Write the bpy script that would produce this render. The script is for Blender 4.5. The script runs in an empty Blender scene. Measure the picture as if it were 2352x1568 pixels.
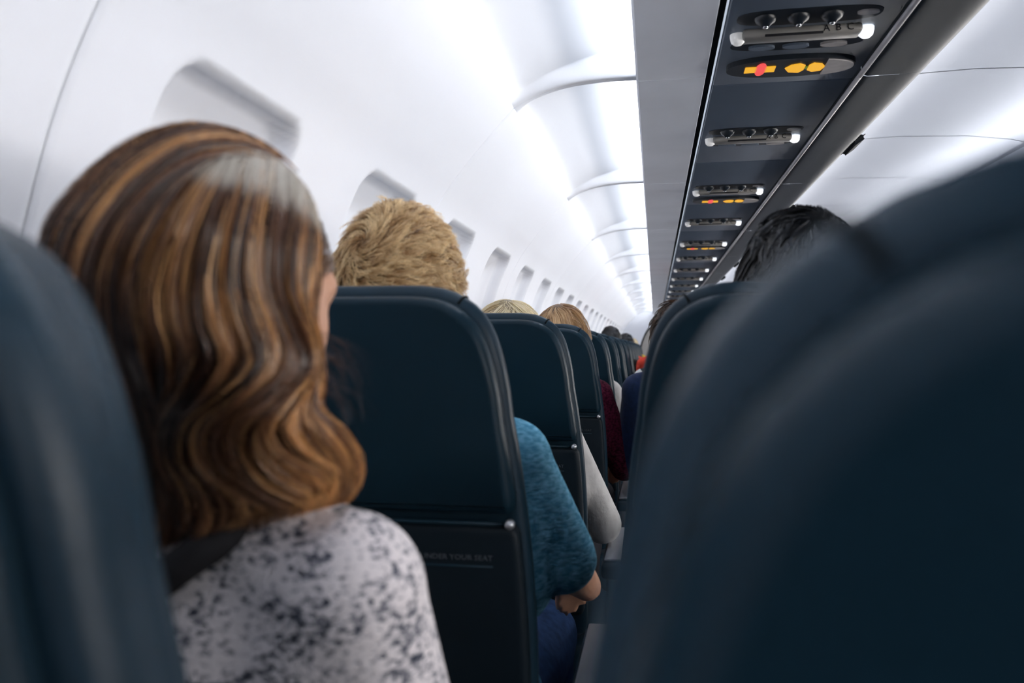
import bpy, bmesh, math, random
import numpy as np
from mathutils import Vector, Matrix, Euler, Quaternion

rng = np.random.default_rng(7)
random.seed(7)
SC = bpy.context.scene
COL = SC.collection
H = 1.10                      # eye height above the cabin floor
FPX = 1900.0                  # focal length in pixels of the 2352 px wide frame
YAW = math.atan(328 / FPX)
PIT = math.atan(16 / FPX)

# ------------------------------------------------------------------ camera
cam_d = bpy.data.cameras.new('camera')
cam = bpy.data.objects.new('camera', cam_d)
COL.objects.link(cam)
cam.location = (0, 0, H)
cam.rotation_euler = Euler((math.radians(90) + PIT, 0, YAW), 'XYZ')
cam_d.sensor_width = 36
cam_d.lens = 36 * FPX / 2352
cam_d.clip_start = 0.01
cam_d.clip_end = 100
cam_d.dof.use_dof = True
cam_d.dof.focus_distance = 2.0
cam_d.dof.aperture_fstop = 4.6
SC.camera = cam

# ------------------------------------------------------------------ view
SC.view_settings.view_transform = 'Standard'
SC.view_settings.look = 'None'
SC.view_settings.exposure = -0.54
SC.view_settings.gamma = 1.0
SC.view_settings.use_curve_mapping = False
SC.cycles.use_denoising = True
SC.cycles.max_bounces = 5
SC.cycles.diffuse_bounces = 3
SC.cycles.glossy_bounces = 2
SC.cycles.use_adaptive_sampling = True
SC.cycles.adaptive_threshold = 0.12
SC.cycles.adaptive_min_samples = 12
SC.cycles.caustics_reflective = False
SC.cycles.caustics_refractive = False
SC.cycles.sample_clamp_indirect = 4.0

# ------------------------------------------------------------------ world and large lights
W = bpy.data.worlds.new('world')
SC.world = W
W.use_nodes = True
W.node_tree.nodes['Background'].inputs[0].default_value = (0.75, 0.85, 1.0, 1)
W.node_tree.nodes['Background'].inputs[1].default_value = 1.0

Y_BACK, Y_END = -2.6, 13.7
LEN = Y_END + 2.4
YMID = (Y_END - 2.4) / 2


def area(name, loc, rot, sx, sy, power, color):
    d = bpy.data.lights.new(name, 'AREA')
    d.shape = 'RECTANGLE'
    d.size, d.size_y = sx, sy
    d.energy = power
    d.color = color
    o = bpy.data.objects.new(name, d)
    COL.objects.link(o)
    o.location = loc
    o.rotation_euler = rot
    return o


# fluorescent wash strips: above the window-side valance (shines at the cove and the wall) and on top of both bin rows (shine at the ceiling)
area('cove_wash_light', (-0.018, YMID, H + 0.604), (0, math.radians(72), 0), 0.03, LEN - 0.2, 34, (0.93, 0.96, 1.0))
area('cove_added_fill_light', (-0.005, YMID, H + 0.606), (0, math.radians(128), 0), 0.03, LEN - 0.2, 30, (0.93, 0.96, 1.0))  # second lamp in the strip, added to fill the dim middle of the scoop
area('ceiling_wash_light', (0.68, YMID, H + 0.80), (0, math.radians(205), 0), 0.10, LEN - 0.2, 62, (0.93, 0.96, 1.0))
area('ceiling_wash_light', (1.62, YMID, H + 0.80), (0, math.radians(155), 0), 0.10, LEN - 0.2, 62, (0.93, 0.96, 1.0))
# daylight through the windows of the opposite cabin side
area('window_daylight', (2.80, YMID, H + 0.12), (0, math.radians(90), 0), 0.34, LEN - 0.4, 370, (1.0, 0.95, 0.90))


# ------------------------------------------------------------------ helpers
_F = Vector((-math.sin(YAW) * math.cos(PIT), math.cos(YAW) * math.cos(PIT), math.sin(PIT)))
_R = Vector((math.cos(YAW), math.sin(YAW), 0))
_U = _R.cross(_F)
_FN, _RN, _UN = np.array(_F), np.array(_R), np.array(_U)


def ray_pt(px, py, z):
    """A place in the cabin from measured bearings and a distance; arrays welcome."""
    px, py, z = np.asarray(px, float), np.asarray(py, float), np.asarray(z, float)
    x = (px - 1176) / FPX * z
    y = (784 - py) / FPX * z
    return np.array([0, 0, H]) + z[..., None] * _FN + x[..., None] * _RN + y[..., None] * _UN


def mesh_data(name, verts, faces, mats=(), smooth=True):
    me = bpy.data.meshes.new(name)
    me.from_pydata([tuple(map(float, v)) for v in verts], [], [tuple(int(i) for i in f) for f in faces])
    for m in mats:
        me.materials.append(m)
    if smooth:
        me.polygons.foreach_set('use_smooth', np.ones(len(me.polygons), dtype=bool))
    me.update()
    return me


def link(name, me, parent=None, loc=None, rot=None):
    o = bpy.data.objects.new(name, me)
    COL.objects.link(o)
    if parent is not None:
        o.parent = parent
    if loc is not None:
        o.location = loc
    if rot is not None:
        o.rotation_euler = rot
    return o


def put(name, verts, faces, mat, parent=None, smooth=True, loc=None):
    return link(name, mesh_data(name, verts, faces, [mat], smooth), parent, loc)


def empty(name, loc=(0, 0, 0), rot=(0, 0, 0)):
    o = bpy.data.objects.new(name, None)
    o.empty_display_size = 0.1
    COL.objects.link(o)
    o.location = loc
    o.rotation_euler = rot
    return o


def tag(o, label=None, cat=None, group=None, kind=None):
    if label:
        o['label'] = label
    if cat:
        o['category'] = cat
    if group:
        o['group'] = group
    if kind:
        o['kind'] = kind
    return o


def copy_tree(o, parent=None):
    c = o.copy()
    COL.objects.link(c)
    c.parent = parent
    for ch in list(o.children):
        copy_tree(ch, c)
    return c


def catmull(pts, n, closed=False):
    """Smooth resampling of a polyline to n points, even in arc length."""
    p = np.asarray(pts, float)
    if closed:
        p = np.vstack([p[-1], p, p[0], p[1]])
    else:
        p = np.vstack([2 * p[0] - p[1], p, 2 * p[-1] - p[-2]])
    out = []
    for i in range(1, len(p) - 2):
        t = np.linspace(0, 1, 13)[:-1, None]
        a, b, c, d = p[i - 1], p[i], p[i + 1], p[i + 2]
        out.append(0.5 * (2 * b + (c - a) * t + (2 * a - 5 * b + 4 * c - d) * t ** 2 + (3 * b - a - 3 * c + d) * t ** 3))
    out.append(p[-2][None] if not closed else p[-2][None])
    q = np.vstack(out)
    s = np.concatenate([[0], np.cumsum(np.linalg.norm(np.diff(q, axis=0), axis=1))])
    u = np.linspace(0, s[-1], n + 1)[:-1] if closed else np.linspace(0, s[-1], n)
    return np.stack([np.interp(u, s, q[:, k]) for k in range(q.shape[1])], 1)


def grid_faces(nu, nv, off=0, flip=False, wrap_u=False):
    f = []
    for i in range(nu if wrap_u else nu - 1):
        i2 = (i + 1) % nu
        for j in range(nv - 1):
            q = (off + i * nv + j, off + i2 * nv + j, off + i2 * nv + j + 1, off + i * nv + j + 1)
            f.append(q[::-1] if flip else q)
    return f


def box_mesh(sx, sy, sz, r=0.004, seg=2, name='box'):
    bm = bmesh.new()
    bmesh.ops.create_cube(bm, size=1)
    for v in bm.verts:
        v.co = Vector((v.co.x * sx, v.co.y * sy, v.co.z * sz))
    if r > 0:
        bmesh.ops.bevel(bm, geom=bm.edges[:], offset=r, segments=seg, affect='EDGES', profile=0.5)
    me = bpy.data.meshes.new(name)
    bm.to_mesh(me)
    bm.free()
    me.polygons.foreach_set('use_smooth', np.ones(len(me.polygons), dtype=bool))
    return me


def box(name, c, s, mat, parent=None, r=0.004, rot=None, seg=2):
    me = box_mesh(s[0], s[1], s[2], r, seg, name)
    me.materials.append(mat)
    return link(name, me, parent, c, rot)


def lathe(prof, n=24):
    """(radius, z) profile turned about z."""
    v, f = [], []
    m = len(prof)
    for i in range(n):
        a = 2 * math.pi * i / n
        for r, z in prof:
            v.append((r * math.cos(a), r * math.sin(a), z))
    return v, grid_faces(n, m, 0, False, True)


def tube(path, rad, n=8, caps=True):
    p = np.asarray(path, float)
    k = len(p)
    rad = np.broadcast_to(np.asarray(rad, float), (k,))
    t = np.gradient(p, axis=0)
    t /= np.linalg.norm(t, axis=1)[:, None] + 1e-12
    ref = np.array([0.0, 0, 1]) if abs(t[0][2]) < 0.9 else np.array([1.0, 0, 0])
    v = []
    for i in range(k):
        a = np.cross(t[i], ref)
        a /= np.linalg.norm(a) + 1e-12
        b = np.cross(t[i], a)
        for j in range(n):
            w = 2 * math.pi * j / n
            v.append(p[i] + rad[i] * (a * math.cos(w) + b * math.sin(w)))
    f = []
    for i in range(k - 1):
        for j in range(n):
            f.append((i * n + j, i * n + (j + 1) % n, (i + 1) * n + (j + 1) % n, (i + 1) * n + j))
    if caps:
        f.append(tuple(range(n - 1, -1, -1)))
        f.append(tuple(range((k - 1) * n, k * n)))
    return v, f


# ------------------------------------------------------------------ materials
def mat(name, color, rough=0.5, spec=0.5, metal=0.0, noise=None, bump=None, emit=None, sheen=0.0, sub=0.0):
    """noise = (scale, amount): mottles the colour; bump = (scale, strength)."""
    m = bpy.data.materials.new(name)
    m.use_nodes = True
    nt = m.node_tree
    b = nt.nodes['Principled BSDF']
    b.inputs['Base Color'].default_value = (*color, 1)
    b.inputs['Roughness'].default_value = rough
    b.inputs['Specular IOR Level'].default_value = spec
    b.inputs['Metallic'].default_value = metal
    if sheen:
        b.inputs['Sheen Weight'].default_value = sheen
    if sub:
        b.inputs['Subsurface Weight'].default_value = sub
        b.inputs['Subsurface Radius'].default_value = (0.01, 0.004, 0.002)
    tc = nt.nodes.new('ShaderNodeTexCoord')
    if noise:
        n = nt.nodes.new('ShaderNodeTexNoise')
        n.inputs['Scale'].default_value = noise[0]
        n.inputs['Detail'].default_value = 4
        nt.links.new(tc.outputs['Object'], n.inputs['Vector'])
        r = nt.nodes.new('ShaderNodeMapRange')
        r.inputs['From Min'].default_value = 0.3
        r.inputs['From Max'].default_value = 0.7
        r.inputs['To Min'].default_value = 1 - noise[1]
        r.inputs['To Max'].default_value = 1 + noise[1]
        nt.links.new(n.outputs['Fac'], r.inputs['Value'])
        x = nt.nodes.new('ShaderNodeVectorMath')
        x.operation = 'SCALE'
        x.inputs[0].default_value = color
        nt.links.new(r.outputs['Result'], x.inputs['Scale'])
        nt.links.new(x.outputs['Vector'], b.inputs['Base Color'])
    if bump:
        n = nt.nodes.new('ShaderNodeTexNoise')
        n.inputs['Scale'].default_value = bump[0]
        n.inputs['Detail'].default_value = 3
        nt.links.new(tc.outputs['Object'], n.inputs['Vector'])
        bp = nt.nodes.new('ShaderNodeBump')
        bp.inputs['Strength'].default_value = bump[1]
        bp.inputs['Distance'].default_value = 0.002
        nt.links.new(n.outputs['Fac'], bp.inputs['Height'])
        nt.links.new(bp.outputs['Normal'], b.inputs['Normal'])
    if emit:
        b.inputs['Emission Color'].default_value = (*emit[:3], 1)
        b.inputs['Emission Strength'].default_value = emit[3]
    return m


M = {}
M['liner'] = mat('cabin liner white', (0.80, 0.83, 0.90), 0.55, 0.3, noise=(2.5, 0.012))
M['cove'] = mat('cove white', (0.82, 0.85, 0.92), 0.5, 0.3, noise=(2.0, 0.01))
M['ceiling'] = mat('ceiling white', (0.82, 0.84, 0.90), 0.5, 0.3, noise=(2.0, 0.01))
M['valance'] = mat('valance grey plastic', (0.78, 0.82, 0.90), 0.42, 0.4, noise=(5, 0.04))
M['psu'] = mat('service panel grey plastic', (0.13, 0.165, 0.22), 0.45, 0.3, noise=(6, 0.05))
M['rail'] = mat('bin lip dark plastic', (0.014, 0.023, 0.034), 0.4, 0.15, noise=(4, 0.05))
M['groove'] = mat('black groove', (0.004, 0.007, 0.010), 0.7, 0.2, noise=(9, 0.1))
M['psu_bar'] = mat('service bar beige grey', (0.30, 0.29, 0.27), 0.4, 0.5, noise=(20, 0.06))
M['psu_dark'] = mat('service recess dark', (0.010, 0.015, 0.022), 0.35, 0.5, noise=(20, 0.1))
M['psu_pale'] = mat('pale grille plastic', (0.48, 0.46, 0.46), 0.5, 0.4, noise=(60, 0.08))
M['ink'] = mat('dark print', (0.02, 0.02, 0.025), 0.6, 0.2, noise=(40, 0.05))
M['chrome'] = mat('chrome nozzle', (0.55, 0.58, 0.62), 0.2, 0.5, 0.9, noise=(30, 0.05))
M['lamp'] = mat('reading lamp lens', (0.9, 0.92, 0.95), 0.3, 0.5, emit=(0.92, 0.96, 1.0, 1.6))
M['lens'] = mat('clear white lens', (0.85, 0.85, 0.85), 0.25, 0.5, emit=(0.95, 0.95, 0.95, 0.30))
M['amber'] = mat('amber sign light', (0.3, 0.15, 0.01), 0.4, 0.3, emit=(1.0, 0.50, 0.03, 1.15))
M['red'] = mat('red sign light', (0.3, 0.02, 0.02), 0.4, 0.3, emit=(1.0, 0.10, 0.10, 1.2))
M['green'] = mat('green sign light', (0.05, 0.1, 0.01), 0.4, 0.3, emit=(0.25, 0.35, 0.02, 0.5))
M['leather'] = mat('navy leather', (0.009, 0.027, 0.044), 0.42, 0.22, noise=(7, 0.12), bump=(240, 0.10))
M['shell'] = mat('dark seat shell plastic', (0.006, 0.021, 0.034), 0.40, 0.12, noise=(5, 0.10), bump=(600, 0.05))
M['shell_low'] = mat('dark pocket vinyl', (0.004, 0.010, 0.016), 0.55, 0.2, noise=(8, 0.1), bump=(200, 0.1))
M['seam'] = mat('black stitched seam', (0.003, 0.006, 0.009), 0.8, 0.2, noise=(60, 0.2))
M['print'] = mat('pale seat back print', (0.06, 0.075, 0.09), 0.6, 0.3, noise=(40, 0.05))
M['armcap'] = mat('pale grey armrest cap', (0.50, 0.50, 0.53), 0.4, 0.5, noise=(25, 0.05))
M['metal'] = mat('brushed seat metal', (0.45, 0.47, 0.5), 0.35, 0.5, 0.8, noise=(40, 0.05))
M['carpet'] = mat('navy cabin carpet', (0.012, 0.017, 0.028), 0.95, 0.1, noise=(90, 0.4), bump=(350, 0.5))
M['skin'] = mat('skin', (0.60, 0.33, 0.22), 0.5, 0.4, noise=(25, 0.06), sub=0.08)
M['skin2'] = mat('tanned skin', (0.42, 0.21, 0.13), 0.5, 0.4, noise=(25, 0.06), sub=0.08)
M['eye'] = mat('eye', (0.75, 0.74, 0.72), 0.15, 0.5, noise=(10, 0.03))
M['iris'] = mat('dark iris', (0.03, 0.02, 0.015), 0.1, 0.5, noise=(60, 0.2))
M['lip'] = mat('lips', (0.45, 0.16, 0.14), 0.4, 0.4, noise=(40, 0.1))
M['jeans'] = mat('dark blue jeans', (0.012, 0.035, 0.10), 0.9, 0.2, noise=(60, 0.3), bump=(500, 0.4))
M['slacks'] = mat('dark trousers', (0.012, 0.013, 0.018), 0.9, 0.2, noise=(60, 0.2))
M['burgundy'] = mat('burgundy trousers', (0.10, 0.008, 0.018), 0.9, 0.2, noise=(60, 0.2))
M['white_shirt'] = mat('off white cotton', (0.62, 0.61, 0.60), 0.85, 0.2, noise=(35, 0.10), bump=(90, 0.5))
M['navy'] = mat('navy jersey', (0.012, 0.028, 0.085), 0.85, 0.2, noise=(80, 0.2), bump=(400, 0.3), sheen=0.1)
M['black'] = mat('black jersey', (0.012, 0.012, 0.014), 0.85, 0.2, noise=(80, 0.2))
M['red_shirt'] = mat('red cotton', (0.75, 0.07, 0.04), 0.85, 0.2, noise=(40, 0.1))
M['yellow_shirt'] = mat('yellow cotton', (0.80, 0.52, 0.08), 0.85, 0.2, noise=(40, 0.1))
M['peach_shirt'] = mat('peach cotton', (0.80, 0.38, 0.30), 0.85, 0.2, noise=(40, 0.1))
M['grey_wall'] = mat('bulkhead grey', (0.30, 0.29, 0.28), 0.6, 0.3, noise=(3, 0.10))
M['grey_dark'] = mat('bulkhead slate', (0.10, 0.11, 0.13), 0.6, 0.3, noise=(3, 0.10))


def nodes_of(name):
    m = bpy.data.materials.new(name)
    m.use_nodes = True
    return m, m.node_tree, m.node_tree.nodes['Principled BSDF']


def sweater_material():
    m, nt, b = nodes_of('marled grey knit')
    N = nt.nodes.new
    tc = N('ShaderNodeTexCoord')
    mp = N('ShaderNodeMapping')
    mp.inputs['Scale'].default_value = (1, 1, 1.7)
    nt.links.new(tc.outputs['Object'], mp.inputs['Vector'])
    n1 = N('ShaderNodeTexNoise'); n1.inputs['Scale'].default_value = 150; n1.inputs['Detail'].default_value = 5; n1.inputs['Roughness'].default_value = 0.62
    n2 = N('ShaderNodeTexNoise'); n2.inputs['Scale'].default_value = 38; n2.inputs['Detail'].default_value = 2
    for n in (n1, n2):
        nt.links.new(mp.outputs['Vector'], n.inputs['Vector'])
    ad = N('ShaderNodeMath'); ad.operation = 'MULTIPLY_ADD'
    nt.links.new(n2.outputs['Fac'], ad.inputs[0]); ad.inputs[1].default_value = 0.45
    nt.links.new(n1.outputs['Fac'], ad.inputs[2])
    cr = N('ShaderNodeValToRGB')
    e = cr.color_ramp.elements
    e[0].position, e[0].color = 0.585, (0.03, 0.04, 0.065, 1)
    e[1].position, e[1].color = 0.735, (0.84, 0.79, 0.81, 1)
    x = e.new(0.655); x.color = (0.26, 0.26, 0.30, 1)
    nt.links.new(ad.outputs[0], cr.inputs['Fac'])
    nt.links.new(cr.outputs['Color'], b.inputs['Base Color'])
    b.inputs['Roughness'].default_value = 0.95
    b.inputs['Specular IOR Level'].default_value = 0.15
    b.inputs['Sheen Weight'].default_value = 0.25
    bp = N('ShaderNodeBump'); bp.inputs['Strength'].default_value = 0.6; bp.inputs['Distance'].default_value = 0.004
    nt.links.new(n1.outputs['Fac'], bp.inputs['Height'])
    nt.links.new(bp.outputs['Normal'], b.inputs['Normal'])
    return m


def weave_material(name, c0, c1, scale, stretch=(1, 1, 1), strength=0.5):
    m, nt, b = nodes_of(name)
    N = nt.nodes.new
    tc = N('ShaderNodeTexCoord'); mp = N('ShaderNodeMapping'); mp.inputs['Scale'].default_value = stretch
    nt.links.new(tc.outputs['Object'], mp.inputs['Vector'])
    n1 = N('ShaderNodeTexNoise'); n1.inputs['Scale'].default_value = scale; n1.inputs['Detail'].default_value = 4
    nt.links.new(mp.outputs['Vector'], n1.inputs['Vector'])
    cr = N('ShaderNodeValToRGB'); e = cr.color_ramp.elements
    e[0].position, e[0].color = 0.38, (*c0, 1)
    e[1].position, e[1].color = 0.64, (*c1, 1)
    nt.links.new(n1.outputs['Fac'], cr.inputs['Fac'])
    nt.links.new(cr.outputs['Color'], b.inputs['Base Color'])
    b.inputs['Roughness'].default_value = 0.9
    b.inputs['Specular IOR Level'].default_value = 0.15
    bp = N('ShaderNodeBump'); bp.inputs['Strength'].default_value = strength; bp.inputs['Distance'].default_value = 0.003
    nt.links.new(n1.outputs['Fac'], bp.inputs['Height'])
    nt.links.new(bp.outputs['Normal'], b.inputs['Normal'])
    return m


def chevron_material():
    m, nt, b = nodes_of('black and white chevron print')
    N = nt.nodes.new
    tc = N('ShaderNodeTexCoord'); sp = N('ShaderNodeSeparateXYZ')
    nt.links.new(tc.outputs['Object'], sp.inputs[0])
    pp = N('ShaderNodeMath'); pp.operation = 'PINGPONG'; pp.inputs[1].default_value = 0.03
    nt.links.new(sp.outputs['X'], pp.inputs[0])
    ad = N('ShaderNodeMath'); ad.operation = 'ADD'
    nt.links.new(pp.outputs[0], ad.inputs[0]); nt.links.new(sp.outputs['Z'], ad.inputs[1])
    mo = N('ShaderNodeMath'); mo.operation = 'PINGPONG'; mo.inputs[1].default_value = 0.032
    nt.links.new(ad.outputs[0], mo.inputs[0])
    gt = N('ShaderNodeMath'); gt.operation = 'GREATER_THAN'; gt.inputs[1].default_value = 0.011
    nt.links.new(mo.outputs[0], gt.inputs[0])
    mx = N('ShaderNodeMix'); mx.data_type = 'RGBA'
    mx.inputs[6].default_value = (0.01, 0.01, 0.012, 1); mx.inputs[7].default_value = (0.8, 0.8, 0.8, 1)
    nt.links.new(gt.outputs[0], mx.inputs[0])
    nt.links.new(mx.outputs[2], b.inputs['Base Color'])
    b.inputs['Roughness'].default_value = 0.9
    return m


def hair_material(name, rough=0.32, spec=0.6, trans=0.25):
    m, nt, b = nodes_of(name)
    at = nt.nodes.new('ShaderNodeAttribute')
    at.attribute_name = 'strand_color'
    nt.links.new(at.outputs['Color'], b.inputs['Base Color'])
    b.inputs['Roughness'].default_value = rough
    b.inputs['Specular IOR Level'].default_value = spec
    tr = nt.nodes.new('ShaderNodeBsdfTranslucent')
    nt.links.new(at.outputs['Color'], tr.inputs['Color'])
    mx = nt.nodes.new('ShaderNodeMixShader')
    mx.inputs[0].default_value = trans
    out = nt.nodes['Material Output']
    nt.links.new(b.outputs[0], mx.inputs[1])
    nt.links.new(tr.outputs[0], mx.inputs[2])
    nt.links.new(mx.outputs[0], out.inputs['Surface'])
    return m


M['sweater'] = sweater_material()
M['denim'] = weave_material('light blue denim', (0.07, 0.28, 0.45), (0.22, 0.54, 0.74), 70, (1, 1, 3.0))
M['maroon'] = weave_material('maroon chunky knit', (0.045, 0.004, 0.015), (0.17, 0.020, 0.055), 110, (1, 1, 1.4), 0.9)
M['chevron'] = chevron_material()
M['hair'] = hair_material('strand hair')


# ------------------------------------------------------------------ cabin shell (x right, y towards the nose, z up)
BAY = 1.13                    # two windows per wall panel
SEAM0 = 1.79                  # a panel joint ahead of the camera
BAYS = [SEAM0 + BAY * k for k in range(-4, 11)]      # y where each panel starts
ORD = ['first', 'second', 'third', 'fourth', 'fifth', 'sixth', 'seventh', 'eighth', 'ninth', 'tenth', 'eleventh', 'twelfth',
       'thirteenth', 'fourteenth', 'fifteenth', 'sixteenth', 'seventeenth', 'eighteenth', 'nineteenth', 'twentieth']


def smooth01(a, b, x):
    t = np.clip((x - a) / (b - a), 0, 1)
    return t * t * (3 - 2 * t)


WALL = [(-0.304, 0.528), (-0.365, 0.462), (-0.428, 0.388), (-0.485, 0.306), (-0.535, 0.19), (-0.575, 0.03), (-0.592, -0.15),
        (-0.588, -0.35), (-0.555, -0.62), (-0.50, -0.90), (-0.47, -1.10)]
NS = 190
prof = catmull(WALL, NS)
seg_t = np.gradient(prof, axis=0)
seg_t /= np.linalg.norm(seg_t, axis=1)[:, None]
prof_n = np.stack([-seg_t[:, 1], seg_t[:, 0]], 1)           # points away from the cabin
if prof_n[NS // 2, 0] > 0:
    prof_n = -prof_n
arc = np.concatenate([[0], np.cumsum(np.linalg.norm(np.diff(prof, axis=0), axis=1))])
s_top = arc[np.argmin(np.abs(prof[:, 1] - 0.310))]
WIN_H, WIN_W = 0.44, 0.315


def wall_panel_mesh():
    ys = np.linspace(0.0006, BAY - 0.0006, 230)
    Yg, Sg = np.meshgrid(ys, arc, indexing='ij')
    d = np.zeros_like(Yg)
    for yc in (BAY * 0.25, BAY * 0.75):
        qx = np.abs(Yg - yc) - (WIN_W / 2 - 0.05)
        qy = np.abs(Sg - (s_top + WIN_H / 2)) - (WIN_H / 2 - 0.05)
        sd = np.hypot(np.maximum(qx, 0), np.maximum(qy, 0)) + np.minimum(np.maximum(qx, qy), 0) - 0.05
        d = np.maximum(d, 0.034 * smooth01(0.0, 0.020, -sd) + 0.016 * smooth01(0.01, 0.07, -sd))
    e = np.minimum(Yg - ys[0], ys[-1] - Yg)
    d = d + 0.003 * (1 - smooth01(0, 0.005, e))
    V = np.stack([prof[None, :, 0] + d * prof_n[None, :, 0], Yg, H + prof[None, :, 1] + d * prof_n[None, :, 1]], -1)
    return mesh_data('sidewall_panel', V.reshape(-1, 3), grid_faces(len(ys), NS, 0, True), [M['liner']])


def strip(name, pts, y0, y1, material, parent=None, flip=False, closed=False, smooth=True):
    """A cross-section (x, z above the eye) swept along the cabin."""
    p = list(pts) + ([pts[0]] if closed else [])
    v = [(x, y, H + z) for y in (y0, y1) for x, z in p]
    f = grid_faces(2, len(p), 0, flip)
    if closed:
        n = len(p)
        f += [tuple(range(n - 1)), tuple(range(2 * n - 2, n - 1, -1))]
    return put(name, v, f, material, parent, smooth)


off = np.array(WALL)
off_b = [(x - 0.075, z) for x, z in WALL]
wall_left = strip('wall_left', off_b, Y_BACK, Y_END, M['liner'])
tag(wall_left, kind='structure')
wp = wall_panel_mesh()
for y in BAYS:
    link('sidewall_panel', wp, wall_left, (0, y, 0))

# windows in the recesses: frame ring, pulled-down shade and the outer pane
s_mid = s_top + 0.25
i_mid = int(np.argmin(np.abs(arc - s_mid)))
wc, wt, wn = prof[i_mid], seg_t[i_mid], prof_n[i_mid]


def win_pt(a, b, dep):
    """a along the cabin, b down the wall, dep outwards."""
    return (wc[0] + wt[0] * b + wn[0] * dep, a, H + wc[1] + wt[1] * b + wn[1] * dep)


def rrect(w, h, r, n=6):
    out = []
    for cx, cy, a0 in ((w - r, h - r, 0), (-w + r, h - r, 90), (-w + r, -h + r, 180), (w - r, -h + r, 270)):
        for k in range(n + 1):
            a = math.radians(a0 + 90 * k / n)
            out.append((cx + r * math.cos(a), cy + r * math.sin(a)))
    return out


o1, o2 = rrect(0.105, 0.135, 0.07), rrect(0.09, 0.12, 0.06)
nv = len(o1)
fv = [win_pt(a, b, 0.052) for a, b in o1] + [win_pt(a, b, 0.047) for a, b in o2] + [win_pt(a, b, 0.060) for a, b in o2]
ff = [(i, (i + 1) % nv, nv + (i + 1) % nv, nv + i) for i in range(nv)] + [(nv + i, nv + (i + 1) % nv, 2 * nv + (i + 1) % nv, 2 * nv + i) for i in range(nv)]
frame_me = mesh_data('window_frame', fv, ff, [M['liner']])
shade_me = mesh_data('shade', [win_pt(a, b, 0.054) for a, b in o2], [tuple(range(nv))], [M['ceiling']], False)
grip_v, grip_f = tube([win_pt(-0.05, 0.10, 0.050), win_pt(0.05, 0.10, 0.050)], 0.004)
grip_me = mesh_data('shade_grip', grip_v, grip_f, [M['liner']])
k = 0
for y in BAYS:
    for q in (0.25, 0.75):
        k += 1
        w = empty('window_%d' % k, (0, y + BAY * q, 0))
        tag(w, kind='structure')
        link('window_frame', frame_me, w)
        sh = link('shade', shade_me, w)
        link('shade_grip', grip_me, sh)

# cove: scooped panels with a rib at every joint
rib = catmull([(-0.304, 0.528), (-0.255, 0.552), (-0.189, 0.570), (-0.11, 0.578), (-0.038, 0.5785), (0.06, 0.5785)], 40)
scoop = catmull([(-0.304, 0.528), (-0.270, 0.561), (-0.205, 0.593), (-0.12, 0.619), (-0.03, 0.640), (0.06, 0.645)], 40)
ys = np.concatenate([np.linspace(0.001, 0.07, 26), np.linspace(0.07, BAY - 0.07, 10)[1:-1], np.linspace(BAY - 0.07, BAY - 0.001, 26)])
e = np.minimum(ys, BAY - ys)
b = smooth01(0.010, 0.050, e)[:, None, None]
sec = rib[None] * (1 - b) + scoop[None] * b
edge = (0.003 * (1 - smooth01(0, 0.004, e)))[:, None]
V = np.stack([sec[..., 0], np.broadcast_to(ys[:, None], sec.shape[:2]), H + sec[..., 1] + edge], -1)
cove_me = mesh_data('cove_panel', V.reshape(-1, 3), grid_faces(len(ys), 40, 0, False), [M['cove']])
cove = strip('trim_1', [(-0.31, 0.54), (-0.27, 0.60), (-0.2, 0.645), (-0.1, 0.665), (0.07, 0.665), (0.07, 0.58)], Y_BACK, Y_END, M['grey_wall'])
tag(cove, kind='structure')
for y in BAYS:
    link('cove_panel', cove_me, cove, (0, y, 0))

# floor, ceiling, the far side and both ends
CX = 1.15                     # middle of the aisle
floor = put('floor', [(-0.6, Y_BACK, 0), (2.9, Y_BACK, 0), (2.9, Y_END, 0), (-0.6, Y_END, 0)], [(0, 1, 2, 3)], M['carpet'])
tag(floor, kind='structure')
cp = [(0.50, 0.93), (0.66, 0.975), (0.85, 1.0), (1.15, 1.01), (1.45, 1.0), (1.64, 0.975), (1.80, 0.93)]
ceil = strip('ceiling', [(x, z + 0.02) for x, z in cp], Y_BACK, Y_END, M['liner'])
tag(ceil, kind='structure')
CP = 0.97
yk = Y_BACK
while yk < Y_END:
    strip('ceiling_panel', cp, yk + 0.004, min(yk + CP, Y_END) - 0.004, M['ceiling'], ceil)
    yk += CP
wall_right = strip('wall_right', [(2 * CX - x, z) for x, z in WALL[::-1]], Y_BACK, Y_END, M['liner'])
tag(wall_right, kind='structure')
tag(strip('trim_2', [(2 * CX - x, z) for x, z in ((-0.304, 0.528), (-0.2, 0.60), (-0.03, 0.63), (-0.03, 0.573), (0.42, 0.573), (0.55, 0.585), (0.70, 0.75), (0.62, 0.93), (0.50, 0.95))], Y_BACK, Y_END, M['liner']), kind='structure')
wb = [(-0.7, -1.1), (3.0, -1.1), (3.0, 1.1), (-0.7, 1.1)]
wall_back = put('wall_back', [(x, Y_BACK, H + z) for x, z in wb], [(0, 1, 2, 3)], M['grey_dark'])
tag(wall_back, kind='structure')
wall_front = put('wall_front', [(x, Y_END, H + z) for x, z in wb], [(3, 2, 1, 0)], M['liner'])
tag(wall_front, kind='structure')
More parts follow.
